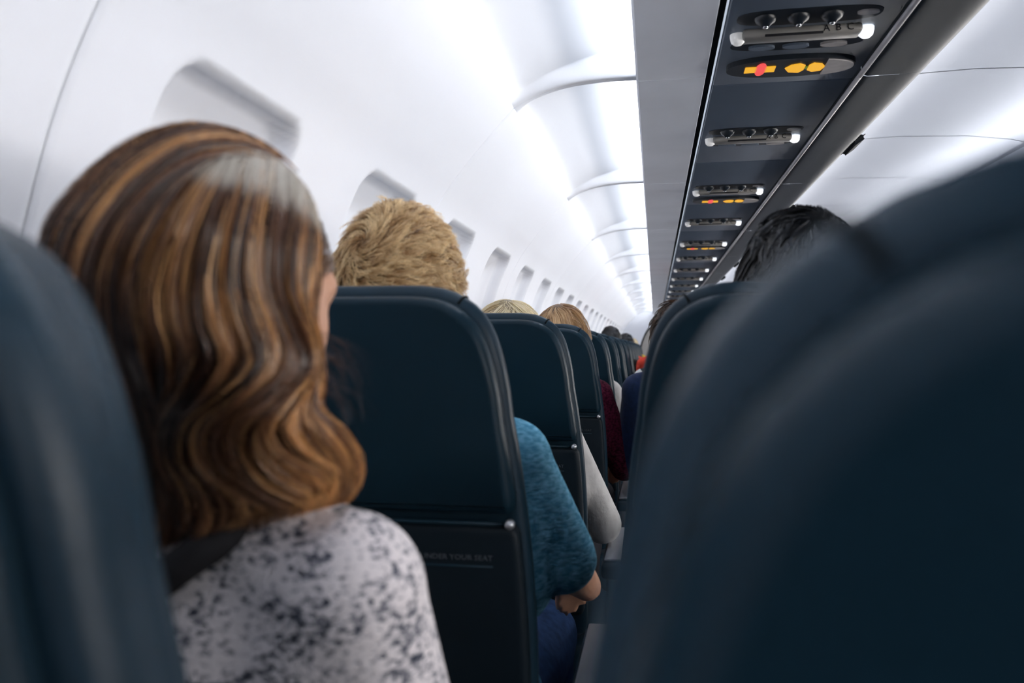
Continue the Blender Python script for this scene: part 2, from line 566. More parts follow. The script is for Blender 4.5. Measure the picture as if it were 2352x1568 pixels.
# the class divider ahead of the first rows: grey panel, dark edge strip
YP = 12.9
dv = catmull([(-0.23, -0.30), (-0.215, 0.0), (-0.17, 0.16), (-0.10, 0.29), (0.0, 0.345), (0.25, 0.36), (0.55, 0.36)], 40)
div = empty('class_divider', (0, YP, 0))
tag(div, 'grey curved cabin divider with black edge strip at the far end of the cabin', 'divider')
n = len(dv)
pv = [(x, y, H + z) for y in (0.0, 0.03) for x, z in list(dv) + [(0.55, -1.1), (-0.23, -1.1)]]
m2 = n + 2
pf = [tuple(range(m2 - 1, -1, -1)), tuple(range(m2, 2 * m2))] + [(i, (i + 1) % m2, m2 + (i + 1) % m2, m2 + i) for i in range(m2)]
put('panel', pv, pf, M['grey_wall'], div, False)
tv, tf = tube([(x, -0.004, H + z) for x, z in dv], 0.012)
put('edge_strip', tv, tf, M['groove'], div)
pk = rrect(0.11, 0.14, 0.03)
put('padded_panel', [(0.06 + a, -0.012, H + 0.02 + c) for a, c in pk], [tuple(range(len(pk)))], M['grey_dark'], div, False)

# ------------------------------------------------------------------ overhead bins: valance, lip, door, latch, placard
ZB = 0.573


def make_bin():
    r = empty('overhead_bin')
    # outboard valance
    strip('valance', [(-0.0385, ZB + 0.010), (-0.0385, ZB + 0.003), (-0.034, ZB), (0.106, ZB), (0.1075, ZB + 0.004), (0.1075, ZB + 0.03), (-0.03, ZB + 0.014)], 0.0015, BAY - 0.0015, M['valance'], r, True, True, False)
    strip('groove', [(0.1075, ZB + 0.018), (0.122, ZB + 0.018), (0.122, ZB + 0.028), (0.1075, ZB + 0.028)], 0, BAY, M['groove'], r, False, True, False)
    # rounded lip along the aisle side
    lip = catmull([(0.418, ZB + 0.016), (0.4185, ZB - 0.006), (0.4225, ZB - 0.0125), (0.432, ZB - 0.0150), (0.47, ZB - 0.0145), (0.515, ZB - 0.0135), (0.536, ZB - 0.008), (0.545, ZB + 0.006), (0.548, ZB + 0.05)], 40)
    strip('lip_glint', [(0.4165 + 0.0055 * math.cos(t_ * math.pi / 4), ZB - 0.0125 + 0.0055 * math.sin(t_ * math.pi / 4)) for t_ in range(8)], 0.0008, BAY - 0.0008, M['armcap'], r, True, True)  # pale strip added along the lip edge, painting in its highlight
    strip('lip', lip, 0.0008, BAY - 0.0008, M['rail'], r, True)
    door = catmull([(0.549, ZB + 0.052), (0.59, ZB + 0.12), (0.65, ZB + 0.22), (0.66, ZB + 0.30), (0.60, ZB + 0.36), (0.5, ZB + 0.375)], 24)
    strip('door', door, 0.004, BAY - 0.004, M['ceiling'], r, True)
    # latch handle under the door edge
    bm = bmesh.new()
    bmesh.ops.create_cube(bm, size=1)
    for v in bm.verts:
        v.co = Vector((v.co.x * 0.045, v.co.y * 0.15, v.co.z * 0.02))
    bmesh.ops.bevel(bm, geom=bm.edges[:], offset=0.009, segments=3, affect='EDGES')
    me = bpy.data.meshes.new('latch'); bm.to_mesh(me); bm.free(); me.materials.append(M['groove'])
    link('latch', me, r, (0.553, BAY * 0.60, H + ZB + 0.004), (0, math.radians(-35), 0))
    box('placard', (0.562, BAY * 0.80, H + ZB + 0.028), (0.008, 0.17, 0.03), M['psu_pale'], r, 0.003, (0, math.radians(30), 0))
    return r


bin0 = make_bin()
for i, y in enumerate(BAYS):
    o = bin0 if i == 0 else copy_tree(bin0)
    o.location = (0, y, 0)
    tag(o, 'grey overhead bin with dark rounded lip, %s counting from behind the camera' % ORD[i], 'overhead bin', 'overhead bins above the window-side seats')

# ------------------------------------------------------------------ passenger service units
PITCH = 0.762
PSU_Y0 = 1.55


def text_mesh(s, size, material, depth=0.0004, align='LEFT'):
    c = bpy.data.curves.new('lettering', 'FONT')
    c.body = s
    c.size = size
    c.extrude = depth
    c.align_x = align
    c.resolution_u = 2
    o = bpy.data.objects.new('lettering', c)
    COL.objects.link(o)
    bpy.context.view_layer.update()
    me = bpy.data.meshes.new_from_object(o.evaluated_get(bpy.context.evaluated_depsgraph_get()))
    bpy.data.objects.remove(o)
    bpy.data.curves.remove(c)
    me.name = 'lettering'
    me.materials.clear()
    me.materials.append(material)
    return me


def slab(outline, z0, z1, inset=0.0):
    """A flat plate from an xy outline: bottom at z0 (towards the cabin), top at z1."""
    n = len(outline)
    v = [(x, y, z) for z in (z1, z0) for x, y in outline]
    f = [tuple(range(n)), tuple(range(2 * n - 1, n - 1, -1))] + [(n + i, n + (i + 1) % n, (i + 1) % n, i) for i in range(n)]
    return v, f


def ellipse(cx, cy, rx, ry, n=28, p=2.0):
    o = []
    for k in range(n):
        a = 2 * math.pi * k / n
        c, s_ = math.cos(a), math.sin(a)
        o.append((cx + rx * math.copysign(abs(c) ** (2 / p), c), cy + ry * math.copysign(abs(s_) ** (2 / p), s_)))
    return o


ABC = {ch: text_mesh(ch, 0.017, M['ink'], align='CENTER') for ch in 'ABC'}


def make_psu(signs):
    """Origin at the bar, local z = 0 at the panel face; x is the cabin x."""
    r = empty('passenger_service_unit')
    box('panel', (0.270, -0.080, 0.008), (0.290, PITCH - 0.004, 0.016), M['psu'], r, 0.0025)
    # recess plate with the air nozzles, behind the bar
    v, f = slab(ellipse(0.262, -0.066, 0.120, 0.034, 36, 3.2), -0.0012, 0.004)
    rec = put('nozzle_recess', v, f, M['psu_dark'], r, False)
    nz, nf = lathe([(0.0, -0.016), (0.006, -0.016), (0.009, -0.012), (0.016, -0.008), (0.019, -0.001), (0.019, 0.002)], 20)
    for x in (0.190, 0.245, 0.300):
        o = put('air_nozzle', nz, nf, M['psu_dark'], r, True, (x, -0.066, 0))
        cv, cf = lathe([(0.0, -0.0185), (0.004, -0.018), (0.0045, -0.015)], 12)
        put('nozzle_tip', cv, cf, M['chrome'], o)
    pv_, pf_ = slab(ellipse(0.358, -0.070, 0.018, 0.010, 20), -0.004, 0.004)
    put('oxygen_flap', pv_, pf_, M['psu_pale'], r, False)
    # hanging bar
    box('bar', (0.259, 0.0, -0.007), (0.205, 0.040, 0.016), M['psu_bar'], r, 0.005)
    box('bar_stripe', (0.245, -0.018, -0.0128), (0.10, 0.003, 0.005), M['ink'], r, 0.001)
    lz = [(0.0, -0.017), (0.007, -0.0165), (0.012, -0.012), (0.014, -0.004), (0.014, 0.002)]
    lv, lf = lathe(lz, 20)
    put('reading_light', lv, lf, M['lamp'], r, True, (0.371, 0.004, -0.003))
    put('reading_light', lv, lf, M['lens'], r, True, (0.150, 0.004, -0.003))
    for q, ch in enumerate('ABC'):
        o = link('lettering', ABC[ch], r, (0.300 + 0.020 * q, -0.0205, -0.0125), (math.radians(90), 0, 0))
    # switch recess on the far side of the bar
    v, f = slab(ellipse(0.262, 0.066, 0.120, 0.030, 36, 2.6), -0.0012, 0.004)
    put('switch_recess', v, f, M['psu_dark'], r, False)
    for x in (0.20, 0.262, 0.33):
        v, f = slab(ellipse(x, 0.070, 0.024, 0.011, 18), -0.006, 0.002)
        put('call_button', v, f, M['psu'] if x < 0.3 else M['psu_pale'], r, False)
    if signs:
        v, f = slab(ellipse(0.268, 0.178, 0.124, 0.054, 40, 2.3), -0.010, 0.004)
        pod = put('sign_pod', v, f, M['psu_dark'], r, False)
        v, f = slab([p for p in ellipse(0.268, 0.178, 0.121, 0.050, 60, 2.3) if p[0] > 0.330], -0.0125, -0.009)
        put('speaker_grille', v, f, M['psu_pale'], pod, False)

        def icon(name, pts, material):
            v, f = slab(pts, -0.0116, -0.0098)
            put(name, v, f, material, pod, False)

        # no smoking: cigarette with a crossed ring
        icon('cigarette_sign', [(0.180, 0.160), (0.203, 0.160), (0.203, 0.192), (0.180, 0.192)], M['amber'])
        icon('cigarette_sign', [(0.219, 0.160), (0.239, 0.160), (0.239, 0.192), (0.219, 0.192)], M['amber'])
        ring = ellipse(0.211, 0.176, 0.011, 0.036, 24)
        icon('prohibition_sign', ring, M['red'])
        # fasten seat belt: two strap halves and a buckle
        icon('belt_sign', [(0.258, 0.176), (0.268, 0.200), (0.288, 0.206), (0.296, 0.190), (0.296, 0.164), (0.284, 0.152), (0.268, 0.158)], M['amber'])
        icon('belt_sign', [(0.303, 0.164), (0.310, 0.152), (0.326, 0.158), (0.335, 0.176), (0.330, 0.200), (0.314, 0.204), (0.303, 0.192)], M['amber'])
        icon('buckle_sign', ellipse(0.2995, 0.178, 0.003, 0.008, 10), M['green'])
    return r


psu_a, psu_b = make_psu(True), make_psu(False)
used = set()
for i in range(-2, 15):
    src = psu_a if (i % 2 == 0 and i < 5) else psu_b
    o = src if src.name not in used else copy_tree(src)
    used.add(src.name)
    o.location = (0, PSU_Y0 + PITCH * i, H + ZB)
    if i < 0:
        lab = 'grey service unit overhead, out of the frame %s the camera' % ('behind' if i == -2 else 'right above')
    elif src is psu_a:
        lab = ['overhead service unit with large blurred amber no-smoking and seat-belt signs, nearest the camera', '',
               'overhead service unit with amber signs, second lit one along the panel', '',
               'overhead service unit with small amber signs, third lit one along the panel'][i]
    else:
        lab = 'unlit overhead service unit with white lamp ends, %s unit ahead along the grey panel' % ORD[i]
    tag(o, lab, 'service unit', 'service units under the bins')

# ------------------------------------------------------------------ seats
# local frame: x across, y towards the nose (0 = rear face at the top of the back), z height above the eye (parts are lifted by H)
TILT = math.tan(math.radians(8))
ZT = 0.060
OUT = [(0, 0.0600), (0.04, 0.0600), (0.075, 0.0590), (0.100, 0.0545), (0.120, 0.0445), (0.136, 0.0300), (0.1465, 0.0120), (0.153, -0.006),
       (0.159, -0.030), (0.1635, -0.056), (0.167, -0.090), (0.173, -0.13), (0.180, -0.19), (0.186, -0.26), (0.190, -0.36), (0.190, -0.50), (0.188, -0.60)]
_o = catmull(OUT, 60)


def hw(z):
    """Half width of the back at height z."""
    zz, xx = _o[::-1, 1], _o[::-1, 0]
    return np.interp(z, zz, xx)


def back_y(z):
    z = np.asarray(z)
    return np.where(z > -0.60, (ZT - z) * TILT, (ZT + 0.60) * TILT)


def outline_between(z_hi, z_lo, rc=0.012):
    """Closed outline (right side down, left side up) of the back between two heights."""
    if z_hi >= ZT - 1e-6:
        R = [tuple(p) for p in _o if p[1] > z_lo + rc]
    else:
        zz = np.linspace(z_hi - rc, z_lo + rc, 22)
        R = [(0.0, z_hi), (hw(z_hi) * 0.5, z_hi), (hw(z_hi) - rc, z_hi), (hw(z_hi) - rc * 0.3, z_hi - rc * 0.3)] + [(float(hw(z)), float(z)) for z in zz]
    w = float(hw(z_lo))
    R += [(w - rc * 0.3, z_lo + rc * 0.3), (w - rc, z_lo), (w * 0.5, z_lo), (0.0, z_lo)]
    R = np.array(R)
    L = R[1:-1][::-1] * np.array([-1, 1])
    return np.vstack([R, L])


def inset(poly, d):
    t = np.roll(poly, -1, 0) - np.roll(poly, 1, 0)
    t /= np.linalg.norm(t, axis=1)[:, None] + 1e-9
    nrm = np.stack([t[:, 1], -t[:, 0]], 1)          # clockwise outline: inward is (ty, -tx)
    c = poly.mean(0)
    if np.mean(np.sum((c - poly) * nrm, 1)) < 0:
        nrm = -nrm
    return poly + nrm * d


def loft_plate(poly, rings, tilt=True, cap0=True, cap1=True, bulge=0.0):
    """rings = [(inset, y)]; the plate follows the tilt of the back."""
    n = len(poly)
    V, F = [], []
    for d, y in rings:
        q = inset(poly, d)
        for x, z in q:
            yy = y + (float(back_y(z)) if tilt else 0)
            V.append((x, yy, H + z))
    for k in range(len(rings) - 1):
        for i in range(n):
            j = (i + 1) % n
            F.append((k * n + i, k * n + j, (k + 1) * n + j, (k + 1) * n + i))

    def cap(k, flip):
        q = tuple(range(k * n, (k + 1) * n))
        F.append(q[::-1] if flip else q)
    if cap0:
        cap(0, False)
    if cap1:
        cap(len(rings) - 1, True)
    return V, F


life_me = text_mesh('LIFE JACKET UNDER YOUR SEAT', 0.0088, M['print'])
_w = max(v.co.x for v in life_me.vertices)
for v in life_me.vertices:
    v.co.x *= 0.142 / _w


def recline(V, ang):
    if ang == 0:
        return V
    c, s_ = math.cos(ang), math.sin(ang)
    py_, pz = 0.10, 0.45
    return [(x, py_ + (y - py_) * c - (z - pz) * s_, pz + (y - py_) * s_ + (z - pz) * c) for x, y, z in V]


def fix_normals(me):
    bm = bmesh.new(); bm.from_mesh(me)
    bmesh.ops.recalc_face_normals(bm, faces=bm.faces[:])
    bm.to_mesh(me); bm.free()


def make_seat(ang=0.0, drop=0.0, twist=0.0):
    r = empty('aircraft_chair')

    def part(name, V, F, material, parent=r, smooth=True):
        o = put(name, [(x, y, z - drop + twist * (x + 0.15)) for x, y, z in recline(V, ang)], F, material, parent, smooth)
        fix_normals(o.data)
        return o

    up = outline_between(ZT, -0.192)
    V, F = loft_plate(up, [(0.0115, 0.0002), (0.0085, 0.0008), (0.0055, 0.0030), (0.0028, 0.0065), (0.0008, 0.012), (0, 0.018), (0.0, 0.028), (0.012, 0.029)])
    part('back_shell', V, F, M['shell'])
    lo = outline_between(-0.204, -0.565)
    V, F = loft_plate(lo, [(0.0115, 0.0058), (0.006, 0.006), (0.0015, 0.009), (0, 0.014), (0, 0.028), (0.012, 0.029)])
    pocket = part('seat_pocket', V, F, M['shell_low'])
    # bar along the top of the pocket and its end caps
    zb = -0.2015
    V, F = tube([(-0.172, 0.004 + float(back_y(zb)), H + zb), (0.172, 0.004 + float(back_y(zb)), H + zb)], 0.0022)
    part('pocket_bar', V, F, M['shell'], pocket)
    cv, cf = lathe([(0.0, -0.005), (0.004, -0.0045), (0.0058, -0.001), (0.006, 0.004)], 14)
    for sx in (-1, 1):
        part('pivot_cap', [(x + sx * 0.1735, z + 0.002 + float(back_y(zb)), y + H + zb) for x, y, z in cv], cf, M['metal'], pocket)
    # safety lettering on the pocket and the hem below it
    zl = -0.246
    V = [(v.co.x + 0.010, 0.0052 + float(back_y(zl + v.co.y)) - v.co.z, H + zl + v.co.y) for v in life_me.vertices]
    part('lettering', V, [tuple(p.vertices) for p in life_me.polygons], M['print'], pocket, False)
    zh = -0.2535
    V, F = tube([(-0.06, 0.0055 + float(back_y(zh)), H + zh), (0.152, 0.0055 + float(back_y(zh)), H + zh)], 0.0013, 6)
    part('pocket_hem', V, F, M['shell'], pocket)
    # leather cushion in front of the shell
    cu = outline_between(ZT, -0.62) + np.array([0, 0.008])
    V, F = loft_plate(cu, [(0.0115, 0.030), (0.004, 0.031), (-0.003, 0.035), (-0.006, 0.043), (-0.006, 0.054), (-0.001, 0.070), (0.006, 0.086), (0.010, 0.100), (0.0115, 0.110)])
    cush = part('back_cushion', V, F, M['leather'])
    # stitched seams over the top of the headrest cover
    for sx in (-1, 1):
        path = []
        for d, y in [(0.004, 0.031), (-0.0035, 0.035), (-0.0066, 0.043), (-0.0066, 0.054), (-0.0016, 0.070), (0.010, 0.0865)]:
            q = inset(cu, d)
            i = int(np.argmin(np.hypot(q[:, 0] - sx * 0.113, q[:, 1] - 0.058)))
            path.append((q[i, 0], y + float(back_y(q[i, 1])), H + q[i, 1]))
        V, F = tube(path, 0.0016, 6)
        part('seam', V, F, M['seam'], cush)
    # headrest pad on the front face
    hr = outline_between(ZT, -0.16) * np.array([0.72, 0.80]) + np.array([0, -0.012])
    V, F = loft_plate(hr, [(0.0, 0.108), (-0.003, 0.114), (0.0, 0.122), (0.006, 0.128), (0.010, 0.130)])
    part('headrest', V, F, M['leather'])
    # seat pan, armrests, legs (do not recline)
    def fixed(o):
        return o
    box('seat_cushion', (0, 0.37, 0.405), (0.43, 0.46, 0.12), M['leather'], r, 0.035, None, 4)
    box('seat_frame', (0, 0.36, 0.325), (0.44, 0.42, 0.03), M['metal'], r, 0.006)
    arm = box('armrest', (0.245, 0.33, 0.615), (0.048, 0.36, 0.035), M['shell'], r, 0.010, None, 3)
    box('armrest_cap', (0, 0.01, 0.0195), (0.036, 0.33, 0.008), M['armcap'], arm, 0.0035)
    box('armrest_post', (0, -0.10, -0.12), (0.030, 0.06, 0.24), M['metal'], arm, 0.006)
    for sx in (-1, 1):
        for y0, y1 in ((0.22, 0.14), (0.50, 0.56)):
            V, F = tube([(sx * 0.17, y0, 0.32), (sx * 0.17, y1, 0.02), (sx * 0.17, y1 + 0.03, 0.008)], 0.014)
            put('leg', V, F, M['metal'], r)
    return r


GAP = -0.0925
XL, XR = GAP - 0.245, GAP + 0.245
ROW0_Y, ROW1_Y = 0.172, 0.894
NROWS = 16


def row_y(k):
    return ROW0_Y if k == 0 else ROW1_Y + PITCH * (k - 1)


seat0 = make_seat(0.0)
seat_edge = make_seat(0.0, 0.002)
seat_near = make_seat(math.radians(4.5), 0.032, 0.045)
WIN_NOTES = {0: 'blurred dark navy leather seat at the left frame edge, in front of the brown-haired woman',
             1: 'large dark navy seat with the lettered pocket, behind the tousled blond man',
             2: 'dark navy seat behind the pale blonde head',
             3: 'dark navy seat behind the passenger with the rounded light-brown bob'}
MID_NOTES = {0: 'huge blurred navy leather seat filling the right side of the photo',
             1: 'dark navy seat with a pale highlighted edge, just beyond the huge blurred seat'}
for k in range(NROWS):
    for colx, notes, side in ((XL, WIN_NOTES, 'window-side'), (XR, MID_NOTES, 'middle')):
        if k == 0 and side == 'middle':
            o = seat_near
        elif k == 0:
            o = seat_edge
        elif k == 1 and side == 'window-side':
            o = seat0
        else:
            o = copy_tree(seat0)
        o.location = (colx - (0.012 if o is seat_edge else 0.0), row_y(k) - (0.0 if side == 'window-side' or k else 0.005), 0)
        tag(o, notes.get(k, 'dark navy %s passenger seat, %s in its column counting ahead from the camera' % (side, ORD[k])), 'seat', side + ' seats in a column')

# ------------------------------------------------------------------ people
DG = None


def _caps(zs):
    v = [(0.0, 0, -1)]
    n = 18
    for z in zs:
        r = math.sqrt(max(0, 1 - z * z))
        v += [(r * math.cos(2 * math.pi * k / n), r * math.sin(2 * math.pi * k / n), z) for k in range(n)]
    v.append((0, 0, 1))
    f = [(0, 1 + (k + 1) % n, 1 + k) for k in range(n)]
    for i in range(len(zs) - 1):
        f += [(1 + i * n + k, 1 + i * n + (k + 1) % n, 1 + (i + 1) * n + (k + 1) % n, 1 + (i + 1) * n + k) for k in range(n)]
    e_ = 1 + (len(zs) - 1) * n
    f += [(e_ + k, e_ + (k + 1) % n, len(v) - 1) for k in range(n)]
    return np.array(v), f


CAPS_V, CAPS_F = _caps([-0.97, -0.88, -0.74, -0.55, -0.30, -1e-7, 1e-5, 0.30, 0.55, 0.74, 0.88, 0.97])
BALL_V, BALL_F = _caps([-0.985, -0.94, -0.866, -0.766, -0.64, -0.5, -0.34, -0.17, 0.0, 0.17, 0.34, 0.5, 0.64, 0.766, 0.866, 0.94, 0.985])


def blob_mesh(name, parts, voxel, smooth=6, material=None):
    """One continuous surface grown from tapered limbs and ellipsoids.
    parts: ('l', p0, r0, p1, r1) limb or ('e', centre, radii, Matrix or None) ellipsoid."""
    Vs, Fs, base = [], [], 0
    for p in parts:
        if p[0] == 'e':
            R3 = np.array(p[3]) if len(p) > 3 and p[3] is not None else np.eye(3)
            v = (BALL_V * np.asarray(p[2], float)) @ R3.T + np.asarray(p[1], float)
        else:
            a, ra, b_, rb = np.asarray(p[1], float), p[2], np.asarray(p[3], float), p[4]
            t = b_ - a
            L = np.linalg.norm(t)
            t = t / L if L > 1e-9 else np.array([0, 0, 1.0])
            x = np.cross(t, [0.0, 0, 1.0] if abs(t[2]) < 0.9 else [1.0, 0, 0])
            x /= np.linalg.norm(x)
            Q = np.stack([x, np.cross(t, x), t], 0)
            u = CAPS_V @ Q
            v = np.where((CAPS_V[:, 2] > 1e-6)[:, None], b_ + u * rb, a + u * ra)
        Vs.append(v)
        Fs += [tuple(i + base for i in f) for f in (BALL_F if p[0] == 'e' else CAPS_F)]
        base += len(v)
    me = bpy.data.meshes.new(name)
    me.from_pydata(np.vstack(Vs).tolist(), [], Fs)
    o = bpy.data.objects.new(name, me)
    COL.objects.link(o)
    m = o.modifiers.new('r', 'REMESH')
    m.mode = 'VOXEL'
    m.voxel_size = voxel
    m2 = o.modifiers.new('s', 'SMOOTH')
    m2.factor = 0.5
    m2.iterations = smooth
    bpy.context.view_layer.update()
    res = bpy.data.meshes.new_from_object(o.evaluated_get(bpy.context.evaluated_depsgraph_get()))
    bpy.data.objects.remove(o)
    bpy.data.meshes.remove(me)
    res.name = name
    res.materials.clear()
    if material:
        res.materials.append(material)
    res.polygons.foreach_set('use_smooth', np.ones(len(res.polygons), dtype=bool))
    return res


def strands_mesh(name, P, width, colors, center, cap=None, roll=0.6):
    """P (n, s, 3) strand points -> flat tapering ribbons; colors (n, s, 3). cap = (verts, faces, color) solid under-layer."""
    n, s_, _ = P.shape
    T = np.gradient(P, axis=1)
    T /= np.linalg.norm(T, axis=2)[..., None] + 1e-9
    Nn = P - center
    Nn /= np.linalg.norm(Nn, axis=2)[..., None] + 1e-9
    S = np.cross(T, Nn)
    S /= np.linalg.norm(S, axis=2)[..., None] + 1e-9
    N2 = np.cross(S, T)
    a = rng.normal(0, roll, (n, 1, 1))
    S = S * np.cos(a) + N2 * np.sin(a)
    taper = np.concatenate([np.linspace(0.6, 1, max(2, s_ // 4)), np.linspace(1, 0.25, s_ - max(2, s_ // 4))])[None, :, None]
    w = (np.asarray(width).reshape(-1, 1, 1) * 0.5) * taper
    V = np.stack([P - S * w, P + S * w], 2).reshape(-1, 3)
    idx = (np.arange(n)[:, None] * s_ + np.arange(s_ - 1)[None]).reshape(-1)
    F = np.stack([idx * 2, idx * 2 + 1, idx * 2 + 3, idx * 2 + 2], 1)
    C = np.repeat(colors.reshape(-1, 3), 2, axis=0)
    nq = len(F)
    if cap is not None:
        cvv, cff, ccol = cap
        base = len(V)
        V = np.vstack([V, cvv])
        C = np.vstack([C, np.tile(np.asarray(ccol, float), (len(cvv), 1))])
    me = bpy.data.meshes.new(name)
    loops = F.reshape(-1)
    counts = np.full(nq, 4)
    if cap is not None:
        loops = np.concatenate([loops, np.array([i + base for f in cff for i in f])])
        counts = np.concatenate([counts, np.array([len(f) for f in cff])])
    me.vertices.add(len(V))
    me.vertices.foreach_set('co', V.astype(np.float32).reshape(-1))
    me.loops.add(len(loops))
    me.loops.foreach_set('vertex_index', loops.astype(np.int32))
    me.polygons.add(len(counts))
    starts = np.concatenate([[0], np.cumsum(counts)[:-1]])
    me.polygons.foreach_set('loop_start', starts.astype(np.int32))
    me.polygons.foreach_set('use_smooth', np.ones(len(counts), dtype=bool))
    me.update(calc_edges=True)
    at = me.attributes.new('strand_color', 'FLOAT_COLOR', 'POINT')
    at.data.foreach_set('color', np.hstack([np.clip(C, 0, 1), np.ones((len(C), 1))]).astype(np.float32).reshape(-1))
    me.materials.append(M['hair'])
    return me


def ellipsoid_cap(R, zmin=-0.6, nu=32, nv=18, front=0.30):
    """Under-layer of a hair cap: an ellipsoid without its face and neck."""
    v, f = [], []
    th = np.linspace(0, math.pi * 0.72, nv)
    for i in range(nu):
        for t in th:
            a = 2 * math.pi * i / nu
            d = np.array([math.sin(t) * math.cos(a), math.sin(t) * math.sin(a), math.cos(t)])
            v.append(d * R)
    for q in grid_faces(nu, nv, 0, False, True):
        c = np.mean([np.array(v[i]) / R for i in q], 0)
        if not (c[1] > front and c[2] < 0.55) and not (c[1] > -0.15 and c[2] < -0.05):
            f.append(q)
    return v, f


HEAD_R = np.array([0.074, 0.094, 0.112])


def hair_cap(n, length, c0, c1, whorl, swirl=0.4, lift=0.25, clumps=180, wave=0.0, seed=1, steps=9, low=-0.5, width=0.0013, extra=0.012, front=0.35, comb=None, fall=0.0, tuft=0.72):
    """Hair of a head in its own frame (y = face). Strands leave the scalp around the whorl."""
    r = np.random.default_rng(seed)
    D = r.normal(size=(n * 4, 3))
    D /= np.linalg.norm(D, axis=1)[:, None]
    ok = (D[:, 2] > low) & ~((D[:, 1] > front) & (D[:, 2] < 0.50)) & ~((D[:, 1] > 0.05) & (D[:, 2] < -0.15))
    D = D[ok][:n]
    n = len(D)
    W = np.asarray(whorl, float)
    W /= np.linalg.norm(W)
    R = HEAD_R + 0.010
    cl = r.integers(0, n, clumps)
    near = np.argmax(D @ D[cl].T, axis=1)
    # per-clump jitter so that tufts differ
    cj = r.normal(0, 1, (clumps, 3))
    cl_len = r.uniform(0.7, 1.25, clumps)
    cl_lift = np.clip(r.normal(lift, lift * 0.45, clumps), 0.02, 1.2)

    def grow(D0, k):
        p = D0 * R
        out = [p.copy()]
        L = (length * cl_len[k] * r.uniform(0.85, 1.1, len(D0)))[:, None] / (steps - 1)
        d = D0.copy()
        for s_ in range(steps - 1):
            nrm = p / R ** 2
            nrm /= np.linalg.norm(nrm, axis=1)[:, None]
            aw = nrm - W
            aw -= nrm * np.sum(aw * nrm, 1)[:, None]
            aw /= np.linalg.norm(aw, axis=1)[:, None] + 1e-6
            sw = np.cross(nrm, aw)
            near_w = np.exp(-((1 - nrm @ W) / 0.35))[:, None]
            v = aw + swirl * (0.35 + near_w) * sw + 0.35 * cj[k]
            if comb is not None:
                v = v + np.asarray(comb, float)
            v[:, 2] -= fall * (s_ / steps)
            v -= nrm * np.sum(v * nrm, 1)[:, None]
            v /= np.linalg.norm(v, axis=1)[:, None] + 1e-6
            lf = (cl_lift[k] * (1 - 0.75 * s_ / steps))[:, None]
            if wave:
                v = v + wave * np.sin(s_ * 1.1 + k[:, None] * 1.7) * np.cross(nrm, v)
            p = p + L * (v * (1 - lf * 0.5) + nrm * lf)
            # stay outside the skull
            q = np.linalg.norm(p / R, axis=1)
            p = np.where((q < 1.02)[:, None], p / q[:, None] * 1.02, p)
            out.append(p.copy())
        return np.stack(out, 1)

    P = grow(D, near)
    Lead = grow(D[cl], np.arange(clumps))
    t = np.linspace(0, 1, steps)[None, :, None]
    P = P * (1 - tuft * t ** 1.2) + Lead[near] * (tuft * t ** 1.2)
    P += r.normal(0, 0.0012, P.shape) * t
    cc = r.uniform(0, 1, clumps)
    mixv = np.clip(0.75 * cc[near][:, None] + 0.25 * r.uniform(0, 1, (n, 1)) + 0.55 * (t[0, :, 0][None] - 0.5), 0, 1)[..., None]
    colr = np.asarray(c0) * (1 - mixv) + np.asarray(c1) * mixv
    cv_, cf_ = ellipsoid_cap(R + 0.001, front=front)
    return strands_mesh('hair', P, np.full(n, width), colr, np.zeros(3), (np.array(cv_), cf_, np.asarray(c0) * 0.45))


def head_parts():
    """Skull, jaw, nose, brow, lips and ears around the origin; the face looks to +y."""
    hx, hy, hz = HEAD_R
    p = [('e', (0, -0.006, 0.012), (hx, hy, hz - 0.012)),
         ('e', (0, 0.024, -0.045), (0.058, 0.060, 0.066)),
         ('e', (0, 0.058, -0.088), (0.026, 0.024, 0.020)),
         ('l', (0, 0.088, 0.012), 0.008, (0, 0.104, -0.022), 0.012),
         ('l', (-0.012, 0.094, -0.026), 0.007, (0.012, 0.094, -0.026), 0.007),
         ('l', (-0.036, 0.074, 0.024), 0.009, (0.036, 0.074, 0.024), 0.009),
         ('l', (-0.018, 0.082, -0.056), 0.0065, (0.018, 0.082, -0.056), 0.0065),
         ('e', (-0.040, 0.060, -0.022), (0.020, 0.022, 0.022)), ('e', (0.040, 0.060, -0.022), (0.020, 0.022, 0.022))]
    for sx in (-1, 1):
        p += [('e', (sx * 0.077, -0.004, -0.010), (0.008, 0.018, 0.030)), ('e', (sx * 0.072, 0.004, -0.026), (0.008, 0.012, 0.014))]
    return p


def xform_parts(parts, rot, off, scale=1.0):
    out = []
    off = Vector(off)
    for p in parts:
        if p[0] == 'e':
            rr = tuple(x * scale for x in p[2])
            out.append(('e', tuple(rot @ Vector(p[1]) * scale + off), rr, rot if len(p) < 4 or p[3] is None else rot @ p[3]))
        else:
            out.append(('l', tuple(rot @ Vector(p[1]) * scale + off), p[2] * scale, tuple(rot @ Vector(p[3]) * scale + off), p[4] * scale))
    return out


